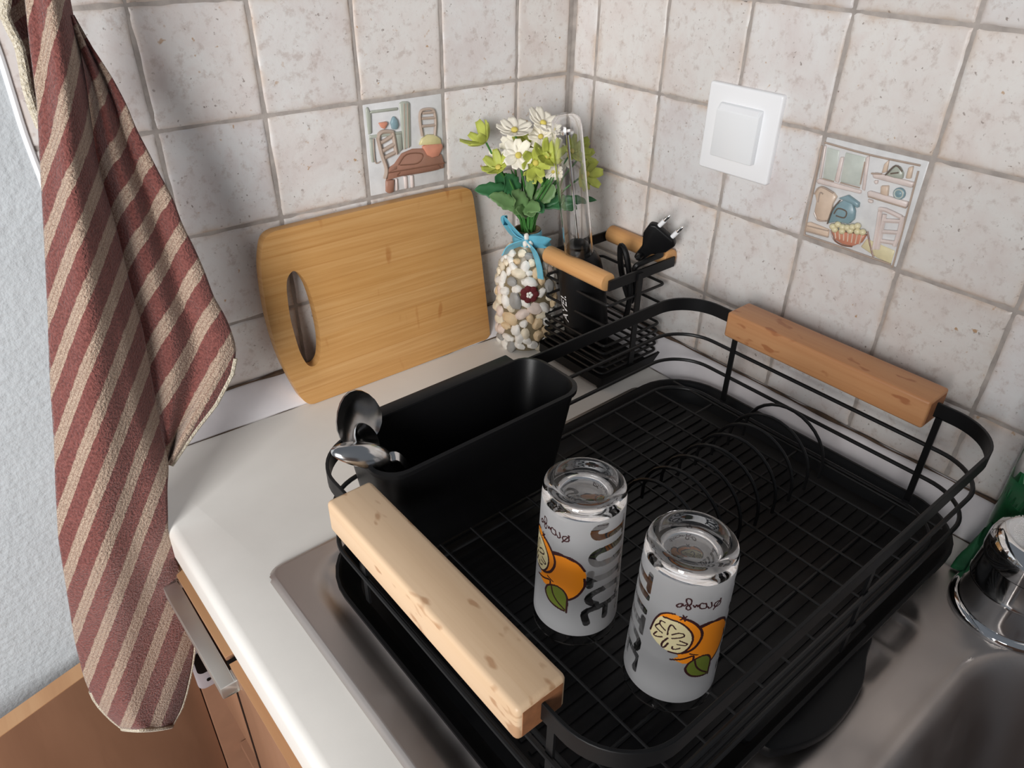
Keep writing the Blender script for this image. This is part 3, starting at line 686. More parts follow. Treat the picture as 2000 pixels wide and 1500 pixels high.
pd = Vector(pl1-pl0); PLn = pd.length; pd.normalize(); pw = Vector((0, -.35, 1)); pw = (pw-pd*pw.dot(pd)).normalized(); pn = pd.cross(pw)
def pf(x, y, z): p = Vector(pl0)+pd*x+pw*y+pn*z; return tuple(p)
po = [(-.12, -.05), (.06, -.07), (.20, -.17), (.34, -.19), (.38, -.13), (.38, .13), (.34, .19), (.20, .17), (.06, .07), (-.12, .05)]
b = MB(); b.prism(po, -.05, .05, 0, pf); pg = b.build('plug', M['plastic'], hb, bevel=(.025, 3))
for y in (-.095, .095):
    MB().tube([pf(.38, y, 0), pf(.47, y, 0)], .026, 10).build('prong_sleeve', M['white'], pg)
    MB().tube([pf(.47, y, 0), pf(.54, y, 0), pf(.56, y, 0)], [.022, .022, .012], 10).build('prong', M['chrome'], pg)
# ------------------------------------------------------------------ pebble vase with ribbon and artificial flowers
VX, VY = -1.12, -.57
vase = thing('pebble_vase', 'bottle vase covered in pale pebbles with a blue ribbon bow', 'vase', (VX, VY, 0))
vp = [(.0, 0), (.26, 0), (.30, .03), (.34, .2), (.36, .45), (.355, .7), (.335, .95), (.28, 1.15), (.20, 1.30), (.155, 1.40), (.15, 1.52), (.16, 1.54), (.14, 1.54), (.13, 1.4)]
vr = lambda z: float(np.interp(z, [p[1] for p in vp[1:11]], [p[0] for p in vp[1:11]]))
b = MB(); b.lathe(vp, (VX, VY, 0), 32); b.build('bottle', simple('grey_glass', lin(120, 108, 84), .35, 0, .2, 40), vase)
pm = [simple('pebble_'+n, lin(*c), .55, 0, .12, 90, .1, 300) for n, c in (('white', (232, 228, 220)), ('cream', (226, 214, 190)), ('tan', (212, 186, 148)), ('pink', (218, 200, 188)), ('grey', (150, 148, 144)))]
pts = []; cdir = np.array([-.66, -.75]); tries = 0
while tries < 20000 and len(pts) < 190:
    tries += 1; z = .06+1.24*random.random(); a = random.uniform(0, 2*math.pi); r = vr(z); p = np.array([r*math.cos(a), r*math.sin(a), z])
    sz = random.uniform(.06, .095)*(1 if z < 1.05 else .8)
    if all(np.linalg.norm(p-q[0]) > (sz+q[1])*.72 for q in pts): pts.append((p, sz, a))
fa = math.atan2(-.75+.0, -.66)+.12; FZ = .86
pts = [q for q in pts if not (abs((q[2]-fa+math.pi) % (2*math.pi)-math.pi)*.34 < .13 and abs(q[0][2]-FZ) < .13)]
pts.sort(key=lambda q: -(q[0][:2]@cdir)); back = MB()
for k, (p, sz, a) in enumerate(pts):
    n = Vector((math.cos(a), math.sin(a), .1)).normalized(); rot = n.to_track_quat('Z', 'Y').to_matrix() @ Matrix.Rotation(random.uniform(0, 6.28), 3, 'Z')
    tgt = MB() if k < 95 else back
    tgt.ball((VX+p[0], VY+p[1], p[2]), sz*random.uniform(.95, 1.3), sz*random.uniform(.75, .95), sz*.62, 10, 7, 0, rot, .35)
    if k < 95: tgt.build('pebble', random.choices(pm, (6, 4, 1.6, 1.6, .9))[0], vase)
back.build('pebble', pm[1], vase)['kind'] = 'stuff'
rb = simple('blue_satin', lin(104, 180, 204), .32, 0, .12, 60)
f_ = np.array([-.69, -.72, 0]); r_ = np.array([.72, -.69, 0]); VC = np.array([VX, VY, 0])
def vf(x, d, z): return VC+r_*x+f_*d+np.array([0, 0, z])
b = MB(); b.lathe([(.165, 1.36), (.178, 1.40), (.178, 1.50), (.165, 1.53)], (VX, VY, 0), 28)
def ribbon(pts, w, up): b.tube(cr(pts, 8), .01, flat=(.012, w), up=up)
ribbon([vf(0, .19, 1.46), vf(-.10, .23, 1.56), vf(-.21, .24, 1.68), vf(-.25, .23, 1.72), vf(-.25, .19, 1.66), vf(-.15, .18, 1.52), vf(0, .19, 1.46)], .12, f_*.7+np.array([0, 0, .2])+r_*.5)
ribbon([vf(0, .19, 1.46), vf(.10, .23, 1.50), vf(.22, .25, 1.50), vf(.25, .22, 1.46), vf(.2, .2, 1.43), vf(.1, .19, 1.43), vf(0, .19, 1.45)], .12, f_*.5+np.array([0, 0, 1.0]))
ribbon([vf(0, .20, 1.45), vf(-.10, .23, 1.43), vf(-.20, .24, 1.38), vf(-.25, .24, 1.30)], .15, f_*.8+np.array([0, 0, .8]))
ribbon([vf(0, .20, 1.45), vf(.10, .27, 1.36), vf(.16, .32, 1.22), vf(.19, .36, 1.06)], .13, f_*.8+r_*.5)
bw_ = b.build('ribbon_bow', rb, vase); bw_['label'] = 'light blue satin ribbon bow'
for dx, dz in ((-.0, 1.53), (-.01, 1.45), (.05, 1.44)):
    b = MB(); b.ball(vf(dx, .235, dz), .034, .03, .045, 10, 7, 0, None, .25); b.build('bow_pebble', pm[0], bw_)
fm = simple('dark_red_felt', lin(92, 20, 26), .8, 0, .2, 80)
b = MB(); fc = VC+np.array([math.cos(fa), math.sin(fa), 0])*(vr(FZ)+.04)+np.array([0, 0, FZ]); fnr = Vector((math.cos(fa), math.sin(fa), .08)).normalized()
R3 = fnr.to_track_quat('Z', 'Y').to_matrix()
for k in range(7):
    a = 2*math.pi*k/7; q = R3 @ Vector((.065*math.cos(a), .065*math.sin(a), 0)); b.ball(fc+np.array(q), .052, .05, .018, 10, 6, 0, R3 @ Matrix.Rotation(a, 3, 'Z'))
ff = b.build('felt_flower', fm, vase); ff['label'] = 'dark red flower badge'
b = MB()
for k in range(5):
    a = 2*math.pi*k/5; q = R3 @ Vector((.024*math.cos(a), .024*math.sin(a), .022)); b.ball(fc+np.array(q), .02, .02, .014, 8, 5, 0, R3)
b.build('flower_centre', pm[0], ff)
# flowers
bq = thing('artificial_bouquet', 'bunch of white and lime artificial daisies with green leaves in the pebble vase', 'flowers', (VX, VY, 1.3))
stem_m = simple('stem_green', lin(62, 116, 52), .5, 0, .2, 60); leaf_m = simple('leaf_green', lin(54, 108, 66), .45, 0, .25, 30, .2, 120)
leaf_l = simple('leaf_light', lin(102, 134, 84), .5, 0, .2, 30, .2, 120)
wm = simple('white_petal', lin(236, 230, 214), .6, 0, .06, 60); lm = simple('lime_petal', lin(176, 184, 84), .55, 0, .15, 40); cm = simple('flower_yellow', lin(206, 190, 96), .8, 0, .1, 100)
def flower(px, d, rad, nrm, mat, n=9, cup=.25):
    rad = rad*.86
    c = onplane(px[0], px[1], VC+f_*d, f_)
    nv = Vector(r_*nrm[0]+f_*nrm[1]+np.array([0, 0, nrm[2]])).normalized(); R = nv.to_track_quat('Z', 'Y').to_matrix(); b = MB(); off = random.random()*6
    for k in range(n):
        a = off+2*math.pi*k/n; ca, sa = math.cos(a), math.sin(a); rows = []; cu = cup+random.uniform(-.15, .15); rl = rad*random.uniform(.85, 1.1)
        for i, t in enumerate(np.linspace(.12, 1, 7)):
            w = rl*.30*math.sin(math.pi*min(1, t*.86))**.7; h = cu*rl*t*t
            rows.append([tuple(c+np.array(R @ Vector((ca*t*rl-sa*x*w, sa*t*rl+ca*x*w, h+abs(x)*w*.25)))) for x in (-1, -.4, .4, 1)])
        b.grid(rows)
    o = b.build('flower_head', mat, bq, angle=60); md = o.modifiers.new('thick', 'SOLIDIFY'); md.thickness = .0006
    cb = MB(); cb.ball(c+np.array(nv)*rad*.10, rad*.2, rad*.2, rad*.14, 10, 6, 0, R); cb.build('flower_centre', cm, o)
    base = vf(random.uniform(-.05, .05), random.uniform(-.05, .05), 1.55); mid = (c+base)/2+r_*random.uniform(-.04, .04)-(c-base)*np.array([.12, .12, -.04])
    MB().tube(cr([base, mid, c-np.array(nv)*rad*.08], 6), .012, 6).build('stem', stem_m, bq)
for px, d, rad, nr in [((1005, 256), .05, .23, (0, .35, 1)), ((972, 330), .15, .05, (0, 1, .5)), ((1060, 242), -.15, .22, (.4, .4, .9)), ((1012, 304), .2, .21, (.2, .8, .5)), ((1056, 268), .0, .18, (0, .6, .8)), ((968, 315), .1, .15, (-.3, .7, .5)), ((1000, 285), -.1, .15, (-.2, .8, .4)), ((1078, 292), .05, .17, (.3, .8, .3)), ((1098, 300), -.1, .17, (.3, .9, .1)), ((1080, 335), .1, .12, (.2, .9, -.1))]:
    flower(px, d, rad, nr, wm)
for px, d, rad, nr, cu in [((948, 277), .05, .22, (-.6, .2, .7), .9), ((974, 328), .2, .20, (-.3, .5, .7), .7), ((1032, 284), -.05, .22, (0, .6, .7), .4), ((1046, 318), .2, .20, (.1, .8, .2), .8), ((1069, 305), .22, .20, (.2, .7, .5), 1.1), ((1144, 340), -.1, .22, (.7, .6, .2), .4), ((1118, 292), -.1, .19, (.3, .6, .5), .7), ((1136, 304), -.2, .17, (.7, .3, .5), .7), ((1044, 336), .15, .13, (0, .9, -.2), .8)]:
    flower(px, d, rad, nr, lm, 7, cu)
def leafm(pxs, d0, d1, w, mat):
    # leaf along a pixel polyline, depth from d0 to d1 in front of the vase axis
    n = 9; pc = cr([onplane(p[0], p[1], VC+f_*(d0+(d1-d0)*i/(len(pxs)-1)), f_) for i, p in enumerate(pxs)], 5); m = len(pc); rows = []
    for i, p in enumerate(pc):
        t = i/(m-1); T = pc[min(i+1, m-1)]-pc[max(i-1, 0)]; T /= np.linalg.norm(T)+1e-9; s = np.cross(T, f_*.8+np.array([0, 0, .6])); s /= np.linalg.norm(s)+1e-9; nn = np.cross(s, T)
        ww = w*(math.sin(math.pi*min(1, .06+.94*t))**.8)*(1+.12*math.sin(i*2.1)); rows.append([tuple(p+s*ww*x+nn*.25*ww*abs(x)) for x in (-1, -.5, 0, .5, 1)])
    b = MB(); b.grid(rows); o = b.build('leaf', mat, bq, angle=70); md = o.modifiers.new('thick', 'SOLIDIFY'); md.thickness = .0005
for pxs, d0, d1, w, mt in [([(1010, 395), (985, 380), (955, 372), (926, 371)], .1, .25, .10, leaf_m), ([(1008, 385), (985, 365), (975, 352), (966, 345)], .0, .1, .12, leaf_m), ([(1012, 385), (1000, 365), (990, 352), (984, 346)], .12, .25, .11, leaf_m),
        ([(1020, 405), (995, 398), (975, 388), (955, 382)], .2, .3, .09, leaf_l), ([(1025, 412), (1015, 395), (1005, 385), (1000, 382)], .2, .38, .11, leaf_l), ([(1030, 418), (1022, 415), (1016, 412), (1008, 408)], .2, .40, .08, leaf_l), ([(1025, 405), (1040, 405), (1055, 412)], .2, .38, .08, leaf_l),
        ([(1030, 400), (1060, 395), (1085, 388), (1100, 380)], .0, -.05, .07, leaf_m), ([(1045, 400), (1090, 392), (1130, 388), (1166, 391)], -.1, -.1, .06, leaf_m), ([(1040, 395), (1060, 385), (1075, 372), (1082, 360)], .1, .15, .10, leaf_l), ([(1035, 392), (1035, 360), (1035, 345)], .15, .2, .05, leaf_l), ([(1040, 405), (1080, 400), (1115, 402), (1128, 406)], .0, -.1, .06, leaf_m), ([(1022, 400), (1012, 410), (1004, 418)], .16, .32, .08, leaf_l), ([(1030, 400), (1036, 412), (1040, 424)], .18, .34, .09, leaf_l), ([(1035, 398), (1050, 404), (1062, 416)], .14, .26, .07, leaf_m)]:
    leafm(pxs, d0, d1, w, mt)
for k in range(26):
    a = random.uniform(-1, 1); e = vf(a*.45, random.uniform(-.15, .3), random.uniform(1.95, 2.25)); s0 = vf(random.uniform(-.08, .08), random.uniform(-.08, .08), 1.5)
    MB().tube(cr([s0, (s0+e)/2-r_*a*.06, e], 5), [.011]*10+[.006], 5).build('stem', stem_m, bq)
# ------------------------------------------------------------------ light switch
sw = thing('light_switch', 'white square light switch on the tiled wall above the rack', 'light switch', (0, -2.527, 2.90))
sf = lambda u, v, n: (-.0-n, -2.527-u, 2.90+v)
b = MB(); b.prism(rrect(-.425, -.430, .425, .430, .03), -.02, .062, 0, sf, .0); b.build('frame', M['white'], sw, bevel=(.02, 3))
b = MB(); b.add([sf(-.25, -.26, .05), sf(.25, -.26, .05), sf(.25, .26, .05), sf(-.25, .26, .05), sf(-.25, -.26, .135), sf(.25, -.26, .135), sf(.25, .20, .135), sf(-.25, .20, .135), sf(.25, .26, .085), sf(-.25, .26, .085)],
               [(3, 2, 1, 0), (4, 5, 6, 7), (7, 6, 8, 9), (0, 1, 5, 4), (1, 2, 8, 6, 5), (2, 3, 9, 8), (3, 0, 4, 7, 9)]); rk = b.build('rocker', M['white2'], sw, bevel=(.014, 2))
b = MB(); b.add([sf(-.22, .207, .134), sf(.22, .207, .134), sf(.22, .25, .099), sf(-.22, .25, .099), sf(-.22, .207, .120), sf(.22, .207, .120), sf(.22, .25, .085), sf(-.22, .25, .085)], [(0, 1, 2, 3), (7, 6, 5, 4), (0, 4, 5, 1), (2, 6, 7, 3), (1, 5, 6, 2), (3, 7, 4, 0)]); b.build('label_strip', M['white'], rk, smooth=False)
# ------------------------------------------------------------------ two relief picture tiles
def glaze(name, c, v=.08): return simple(name, lin(*c), .28, 0, v, 70, .15, 220, .0008)
GM = {k: glaze('glaze_'+k, c) for k, c in dict(white=(216, 216, 216), cream=(220, 206, 200), sage=(172, 176, 164), wood=(160, 118, 100), brown=(128, 90, 72), terra=(206, 140, 116), blue=(132, 158, 166), yellow=(206, 196, 146), taupe=(178, 160, 146), pale=(196, 202, 194), beige=(216, 194, 174), lemon=(220, 210, 172), ink=(110, 98, 88)).items()}
NL = np.array([-math.sin(BW), -math.cos(BW), 0])
def fl(cx, cy): p = onplane(690+cx/6.25, 160+cy/6.25, (0, 0, 0), NL); return (-p[0]*math.cos(BW)+p[1]*math.sin(BW), p[2])
def fr_(cx, cy): p = onx(1540+cx/5, 240+cy/5, 0); return (-p[1], p[2])
class Relief:
    def __init__(s, name, label, corner, frm, f2):
        s.fr, s.f2 = frm, f2; a, c = corner; s.r = thing(name, label, 'picture tile', frm(a+.5, .0, c)); g = .024
        b = MB(); b.box((a+g, -.05, c+g), (a+1-g, -.008, c+PV-g), 0, frm); s.plate = b.build('tile_plate', GM['white'], s.r, bevel=(.012, 2))
    def P(s, poly, h, mat, b=None, base=-.012):
        q = [s.f2(*p) for p in poly]; b = b or MB(); b.prism(q, base, h-.012, 0, lambda x, z, n: s.fr(x, n, z), .04); return b
    def part(s, name, polys, h, mat, lines=(), lw_=.010):
        b = MB(); mats = [GM[mat]]
        for i, p in enumerate(polys): s.P(p, h*(1+.12*i) if len(polys) < 4 else h, mat, b)
        for ln, lm_ in lines:
            mats.append(GM[lm_])
            for l in ln: b.tube(cr([s.fr(x, h-.012, z) for x, z in (s.f2(*p) for p in l)], 4), lw_, 6, mi=len(mats)-1)
        return b.build(name, mats, s.r, bevel=(.006, 1, lambda e: e.link_faces[0].material_index == 0), angle=50)
    def L(s, lines, h, mat, parent=None, w=.010, name='outline'):
        b = MB()
        for l in lines: b.tube(cr([s.fr(x, h-.012, z) for x, z in (s.f2(*p) for p in l)], 4), w, 6)
        return b.build(name, GM[mat], parent or s.r)
R1 = Relief('picture_tile', 'relief tile on the left wall showing chairs at a brown table with a fruit bowl', dl, lw, fl)
R1.part('cupboard', [[(560, 255), (600, 235), (670, 235), (690, 260), (700, 800), (610, 835)], [(150, 330), (170, 300), (215, 390), (225, 630), (185, 650)], [(190, 385), (215, 350), (545, 310), (545, 345), (220, 385)], [(190, 655), (595, 600), (600, 640), (195, 690)], [(190, 690), (250, 690), (255, 985), (225, 985)], [(490, 640), (590, 630), (600, 830), (510, 900)]], .022, 'sage', [([[(615, 260), (625, 820)], [(655, 260), (668, 805)], [(240, 690), (262, 975), (320, 970)]], 'taupe')], .006)
R1.part('red_bowl', [[(305, 500), (405, 480), (415, 510), (375, 575), (340, 560)]], .035, 'terra')
R1.part('blue_jar', [[(450, 500), (470, 440), (490, 415), (530, 460), (548, 530), (525, 580), (470, 575)]], .035, 'blue')
R1.L([[(300, 700), (310, 640), (360, 605), (450, 605), (480, 640), (520, 880)], [(295, 680), (340, 870), (400, 1060), (380, 1180)], [(330, 740), (400, 700), (470, 650)], [(350, 840), (420, 800), (490, 760)], [(380, 920), (440, 890), (500, 860)]], .022, 'taupe', None, .022, 'front_chair')
R1.L([[(840, 660), (810, 480), (815, 370), (860, 335), (950, 330), (985, 370), (1000, 500), (990, 660)], [(830, 445), (990, 435)], [(830, 540), (990, 525)], [(840, 380), (980, 365)]], .02, 'taupe', None, .016, 'rear_chair')
tb = R1.part('table', [[(385, 1080), (500, 1000), (590, 870), (720, 815), (840, 810), (1085, 880), (1110, 970), (1110, 1050), (900, 1100), (590, 1150), (400, 1205)], [(385, 1085), (530, 1010), (530, 1060), (390, 1120)], [(395, 1200), (495, 1185), (485, 1340), (430, 1360), (395, 1340)]], .028, 'wood', [([[(390, 1110), (530, 1085), (1105, 985)], [(560, 1100), (560, 1140), (1020, 1060), (1020, 1010)], [(540, 1010), (640, 880), (830, 875), (780, 985), (560, 1010)]], 'brown')], .008)
R1.part('table_leg', [[(615, 1150), (655, 1145), (665, 1300), (630, 1310)], [(695, 1140), (730, 1135), (740, 1285), (705, 1295)], [(510, 1180), (535, 1175), (545, 1320), (515, 1330)]], .02, 'cream')
R1.part('fruit', [[(800, 770), (830, 690), (900, 640), (990, 640), (1060, 690), (1075, 760)]], .034, 'yellow')
R1.part('fruit_bowl', [[(835, 790), (870, 765), (1070, 745), (1085, 790), (1030, 900), (950, 920), (890, 890)]], .045, 'terra')
R2 = Relief('picture_tile', 'relief tile on the right wall showing a window, shelves, jugs and a basket', dr, rw, fr_)
R2.plate.data.materials[0] = GM['white']
R2.L([[(355, 190), (790, 310), (1290, 415)], [(330, 220), (180, 960), (160, 1090)], [(1270, 470), (1040, 1330), (1010, 1390)], [(150, 1090), (420, 1180), (1000, 1380)]], .016, 'taupe', None, .009, 'border_line')
R2.part('window', [[(270, 560), (300, 540), (720, 660), (710, 695), (280, 590)], [(720, 650), (760, 330), (795, 320), (745, 670)], [(450, 570), (510, 330), (545, 330), (490, 590)], [(300, 540), (355, 215), (372, 220), (320, 550)]], .024, 'cream')
R2.part('window_pane', [[(330, 545), (375, 235), (500, 270), (450, 575)], [(500, 580), (555, 285), (755, 335), (700, 625)]], .010, 'pale', [([[(330, 545), (440, 575)], [(505, 585), (695, 635)], [(700, 600), (745, 380)]], 'taupe')], .007)
R2.part('shelf', [[(820, 490), (850, 480), (1240, 580), (1215, 635), (830, 535)], [(770, 670), (800, 660), (1180, 770), (1160, 830), (775, 720)], [(780, 740), (830, 755), (825, 785), (785, 775)], [(840, 560), (880, 560), (870, 600), (845, 590)]], .03, 'cream', [([[(820, 490), (920, 495)], [(790, 715), (1160, 825)]], 'taupe')], .008)
R2.part('teapot', [[(960, 505), (1000, 470), (1060, 410), (1100, 430), (1130, 490), (1120, 545), (1040, 535)]], .036, 'sage', [([[(960, 505), (1060, 412), (1125, 470)], [(1010, 490), (1090, 480)]], 'ink')], .007)
R2.part('bottle', [[(940, 400), (985, 360), (965, 480), (915, 490)], [(1180, 430), (1225, 420), (1200, 545), (1150, 540)]], .028, 'beige')
R2.part('mug', [[(910, 610), (985, 610), (975, 715), (905, 690)]], .034, 'beige')
R2.part('round_plate', [[(1085+60*math.cos(a), 690+60*math.sin(a)) for a in np.linspace(0, 2*math.pi, 18)[:-1]], [(1085+30*math.cos(a), 690+30*math.sin(a)) for a in np.linspace(0, 2*math.pi, 14)[:-1]]], .03, 'blue', [([[(1085+42*math.cos(a), 690+42*math.sin(a)) for a in np.linspace(0, 2*math.pi, 18)]], 'pale')], .006)
R2.part('tall_jug', [[(265, 680), (280, 630), (330, 615), (450, 680), (480, 720), (440, 790), (410, 930), (370, 970), (290, 940), (260, 860), (280, 760)]], .034, 'beige', [([[(265, 690), (330, 620), (450, 680)], [(300, 770), (320, 680), (350, 690)], [(265, 870), (300, 945), (380, 950)]], 'taupe')], .008)
R2.part('round_jug', [[(395, 980), (430, 880), (480, 790), (560, 740), (640, 780), (660, 860), (650, 940), (600, 985), (480, 960)], [(500, 730), (590, 700), (700, 780), (690, 830), (640, 790)]], .04, 'blue', [([[(395, 980), (440, 850), (520, 750)], [(460, 880), (500, 830), (580, 860), (560, 920), (480, 900)]], 'ink')], .007)
R2.part('bench', [[(185, 970), (215, 965), (400, 1040), (395, 1110), (165, 1050)]], .026, 'beige', [([[(165, 1050), (395, 1112)], [(190, 1000), (395, 1050)]], 'taupe')], .007)
R2.part('rug', [[(700, 1210), (760, 1130), (1040, 1250), (1000, 1380), (860, 1320)]], .012, 'lemon', [([[(770, 1060), (800, 1200), (830, 1310)]], 'brown')], .008)
bs = R2.part('fruit_basket', [[(425, 1030), (560, 1060), (770, 1090), (720, 1170), (640, 1200), (540, 1180), (460, 1130)]], .045, 'terra', [([[(470+44*k, 1035+9*k), (480+38*k, 1120+10*k)] for k in range(7)], 'beige'), ([[(430, 1040), (460, 1130), (540, 1185), (640, 1200)]], 'brown')], .006)
b = MB()
for k, (x, y) in enumerate([(450, 1005), (500, 985), (545, 1010), (590, 1015), (640, 1010), (690, 1000), (470, 1035), (540, 1050), (620, 1045), (690, 1055), (740, 1060)]):
    q = fr_(x, y); b.ball(rw(q[0], .03, q[1]), .03, .033, .03, 10, 6)
b.build('fruit', GM['lemon'], R2.r)
R2.L([[(900, 860), (870, 1060), (840, 1230)], [(945, 890), (910, 1060), (875, 1230)], [(890, 840), (960, 850), (1110, 920)], [(930, 950), (1110, 960)], [(930, 1060), (1085, 1070)], [(910, 1150), (1040, 1170)], [(1120, 910), (1085, 1070), (1040, 1200)]], .022, 'cream', None, .020, 'chair')
# ------------------------------------------------------------------ towel
tow = thing('tea_towel', 'red and beige striped terry tea towel hanging down at the end of the worktop', 'towel', (-5.9, -.8, 3))
Lb = [(-180, 66), (-60, 40), (0, 52), (100, 62), (200, 75), (300, 80), (450, 88), (600, 95), (750, 100), (850, 107), (950, 110), (1050, 115), (1150, 131), (1250, 147), (1325, 166), (1365, 184), (1405, 212), (1425, 240)]
Fb = [(-180, 108), (-60, 128), (0, 134), (80, 150), (150, 163), (220, 173), (300, 184), (370, 202), (450, 226), (520, 243), (580, 258), (640, 276), (750, 296), (800, 305), (860, 318), (910, 328), (950, 325), (1045, 327), (1110, 351), (1200, 380), (1270, 379), (1310, 373), (1350, 364), (1390, 352), (1425, 335)]
Rb = [(-180, 90), (-60, 110), (0, 124), (60, 160), (100, 185), (155, 220), (205, 246), (255, 266), (300, 290), (340, 310), (385, 335), (440, 355), (480, 376), (525, 396), (580, 416), (620, 440), (665, 457), (690, 460), (730, 452), (790, 420), (840, 380), (910, 332)]
ip = lambda T, y: float(np.interp(y, [t[0] for t in T], [t[1] for t in T]))
def ydep(z): return float(np.interp(z, [-4, -2.2, -1.3, -.9, -.4, .1, .7, 1.4, 2.4, 4.8], [-.82, -.86, -.92, -.99, -1.12, -1.22, -1.16, -1.03, -.84, -.50]))
def tpt(u, v, off):
    y = -.8
    for _ in range(5): p = ony(u, v, y+off); y = ydep(p[2])
    return ony(u, v, y+off)
TU = {}
def tgrid(rows, nm, ncol, left, right, offf, sf_):
    b = MB(); Pg = []
    for y in rows:
        xl, xr = left(y), right(y); row = []
        for i in range(ncol+1):
            t = i/ncol; x = xl+(xr-xl)*t; yy = y+bot(x, y); row.append(tuple(tpt(x, yy, offf(t, y)))); b.uv[len(Pg)*(ncol+1)+i] = (sf_(x, yy), yy/100)
        Pg.append(row)
    b.grid(Pg); return b, Pg
def bot(x, y): return -max(0, (y-1380)/45)*28*max(0, (abs(x-275)/70))**2*.35 if y > 1380 else 0
s_main = lambda x, y: .0180*x+.0066*max(y, 260)+.0036*min(y-260, 0)
rows = list(np.linspace(-180, 1425, 108))
def offm(t, y):
    a = .10*math.sin(2.6*math.pi*t+y*.0016)+.05*math.sin(6*t+y*.004)
    return .02-.30*math.sin(math.pi*min(1, t*1.02))**.8*float(np.interp(y, [150, 450], [.6, 1]))*(.7-.25*math.exp(-((y-1060)/170)**2))+.4*a*math.sin(math.pi*t)+.16*max(0, t-.8)/.2*float(np.interp(y, [800, 950], [1, 0]))
b, Pm = tgrid(rows, 'm', 22, lambda y: ip(Lb, y), lambda y: ip(Fb, y), offm, s_main)
tm = b.build('towel_cloth', M['towel'], tow, angle=180, sub=1)
md = tm.modifiers.new('thick', 'SOLIDIFY'); md.thickness = .0025; md.offset = 0
def offr(t, y): return .30-.30*t+.10*math.sin(3.1*t*math.pi+y*.003)*math.sin(math.pi*t)+.18*t*t
s_flap = lambda x, y: s_main(ip(Fb, y), y)+.0135*(x-ip(Fb, y))
rows2 = list(np.linspace(30, 908, 60))
b, Pf = tgrid(rows2, 'f', 14, lambda y: ip(Fb, y)-6, lambda y: max(ip(Fb, y)-2, ip(Rb, y)), offr, s_flap)
tf = b.build('towel_fold', M['towel'], tow, angle=180, sub=1); tf['label'] = 'side fold spreading over the worktop'
md = tf.modifiers.new('thick', 'SOLIDIFY'); md.thickness = .0025; md.offset = 0
# back layer behind the main drop, seen at the upper left
Lk = [(-180, 50), (-60, 8), (0, 12), (30, 8), (60, 22), (90, 38), (130, 46), (170, 52), (210, 64), (250, 80)]
b, Pb = tgrid(list(np.linspace(-180, 250, 32)), 'b', 8, lambda y: ip(Lk, y), lambda y: ip(Lb, y)+18, lambda t, y: .12+.22*t, lambda x, y: .010*x+.012*y+.2)
tk = b.build('towel_fold', M['towel'], tow, angle=180, sub=1); md = tk.modifiers.new('thick', 'SOLIDIFY'); md.thickness = .0025; md.offset = 0
def hem(pts, nm='hem', r=.028):
    P_ = [np.array(p) for p in pts]
    b = MB(); b.tube(P_, r, 8); o = b.build(nm, M['hem'], tow); o['label'] = 'cream overlocked hem'
hem(Pm[-1]); hem([r[-1] for r, y in zip(Pf, rows2) if y > 690]); hem([r[-1] for r, y in zip(Pm, rows) if y > 1240], r=.02); hem([r[0] for r in Pb], r=.035); hem([r[0] for r, y in zip(Pm, rows) if y > 1345], r=.02)
# ------------------------------------------------------------------ tap
FX, FY = -.94, -6.42
tp = thing('mixer_tap', 'chrome mixer tap on the sink edge beside the dish rack', 'tap', (FX, FY, .04))
b = MB(); b.lathe([(0, .03), (.43, .03), (.44, .05), (.435, .09), (.41, .11), (.385, .12), (0, .12)], (FX, FY, 0), 48); b.build('base_ring', M['chrome'], tp, angle=50)
b = MB(); b.lathe([(.385, .115), (.38, .2), (.368, .36), (.371, .37), (.365, .38), (.345, .60), (0, .60)], (FX, FY, 0), 48); b.build('body', M['chrome'], tp, angle=50)
b = MB(); b.lathe([(.345, .605), (.352, .61), (.355, .64), (.348, .74), (.33, .80), (.28, .84), (.24, .85), (.20, .845), (.0, .87)], (FX, FY, 0), 48); b.build('cap', M['chrome'], tp, angle=40)
b = MB(); b.tube(cr([(FX, FY-.15, .24), (FX, FY-.6, .27), (FX-.02, FY-1.4, .42), (FX-.05, FY-2.0, .46), (FX-.05, FY-2.1, .38)], 6), .095, 16); b.build('spout', M['chrome'], tp)
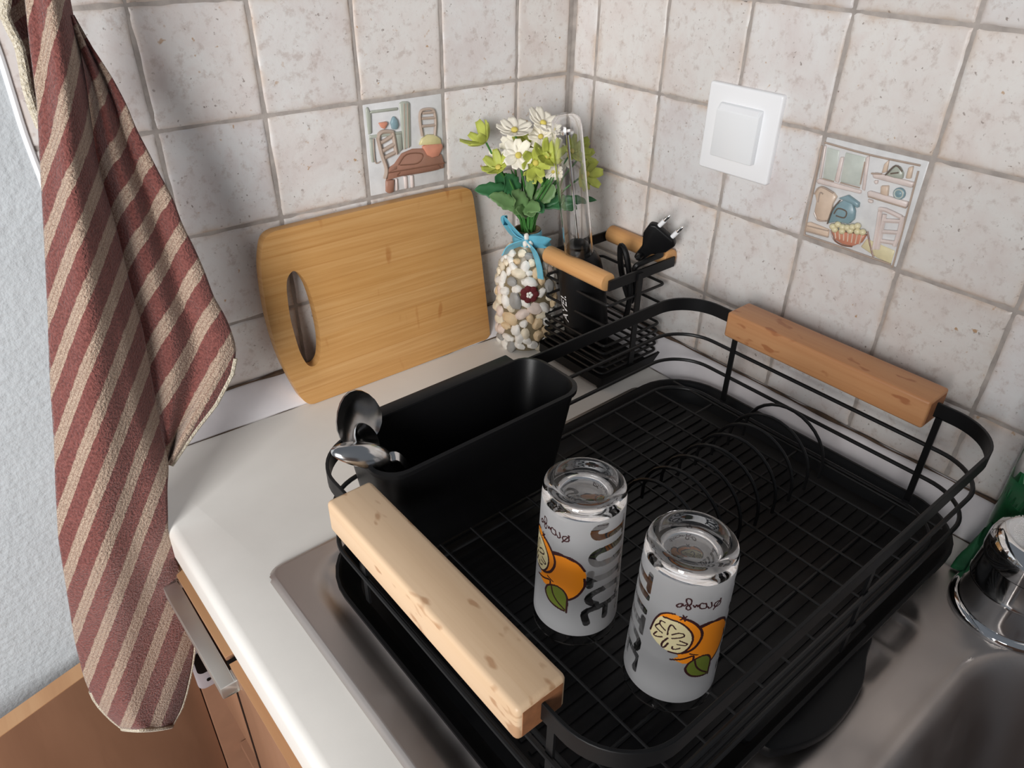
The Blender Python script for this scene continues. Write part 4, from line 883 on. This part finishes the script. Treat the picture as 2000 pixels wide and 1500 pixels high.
# ------------------------------------------------------------------ green things behind the tap
gm = glass_mat('green_liquid', (.02, .30, .09, 1), .15, 1.35); gp = simple('green_bristle', lin(20, 104, 58), .55, 0, .3, 60)
bx, by = -.40, -6.24
bt = thing('plastic_bottle', 'clear plastic bottle with green contents behind the tap', 'bottle', (bx, by, 0))
b = MB(); pr_ = [(0, .0), (.26, .0), (.29, .03), (.30, .1), (.30, 1.5), (.26, 1.75), (.12, 1.95), (.11, 2.1), (.0, 2.1)]; b.lathe(pr_, (bx, by, 0), 32)
b.lathe([(0, .02), (.25, .02), (.28, .05), (.285, .1), (.285, 1.49), (.245, 1.73), (.10, 1.94), (.09, 2.08), (.0, 2.08)], (bx, by, 0), 32); b.build('bottle_wall', glass_mat('clear_plastic', (1, 1, 1, 1), 0, 1.12), bt, angle=50)
b = MB(); b.lathe([(0, .03), (.24, .03), (.275, .06), (.278, .1), (.278, .78), (.0, .78)], (bx, by, 0), 32); b.build('green_filling', gp, bt, angle=50)
b = MB()
for k in range(46):
    a = 2*math.pi*k/46; r = .262; h = random.uniform(.80, .93); b.tube([(bx+r*math.cos(a), by+r*math.sin(a), .7), (bx+r*math.cos(a+.05), by+r*math.sin(a+.05), h)], [.02, .006], 5)
b.build('ragged_edge', gp, bt)
b = MB()
cx, cy = -.60, -6.02
rows = []
for i in range(15):
    t = i/14; row = []
    for j in range(19):
        u = j/18; r = .30; x = cx+(t-.5)*.46; y = cy+(u-.5)*.22
        h = .20+.24*math.sin(math.pi*t)*math.sin(math.pi*u)+.10*noise.noise(Vector((t*4, u*4, 3.3))); e = min(t, 1-t, u, 1-u); h *= min(1, e/.12+.02)**.6
        row.append((x+.05*noise.noise(Vector((t*3, u*3, 8))), y+.05*noise.noise(Vector((t*3, u*3, 1))), .05+h))
    rows.append(row)
b.grid(rows); b.add([rows[0][0], rows[0][-1], rows[-1][-1], rows[-1][0]], [(0, 1, 2, 3)])
gs = b.build('scouring_cloth', simple('green_cloth', lin(14, 84, 48), .7, 0, .25, 40, .5, 160, .002), loc=(cx, cy, .05), angle=60)
tag(gs, 'crumpled green scouring cloth between the dish rack and the chrome tap', 'cloth')
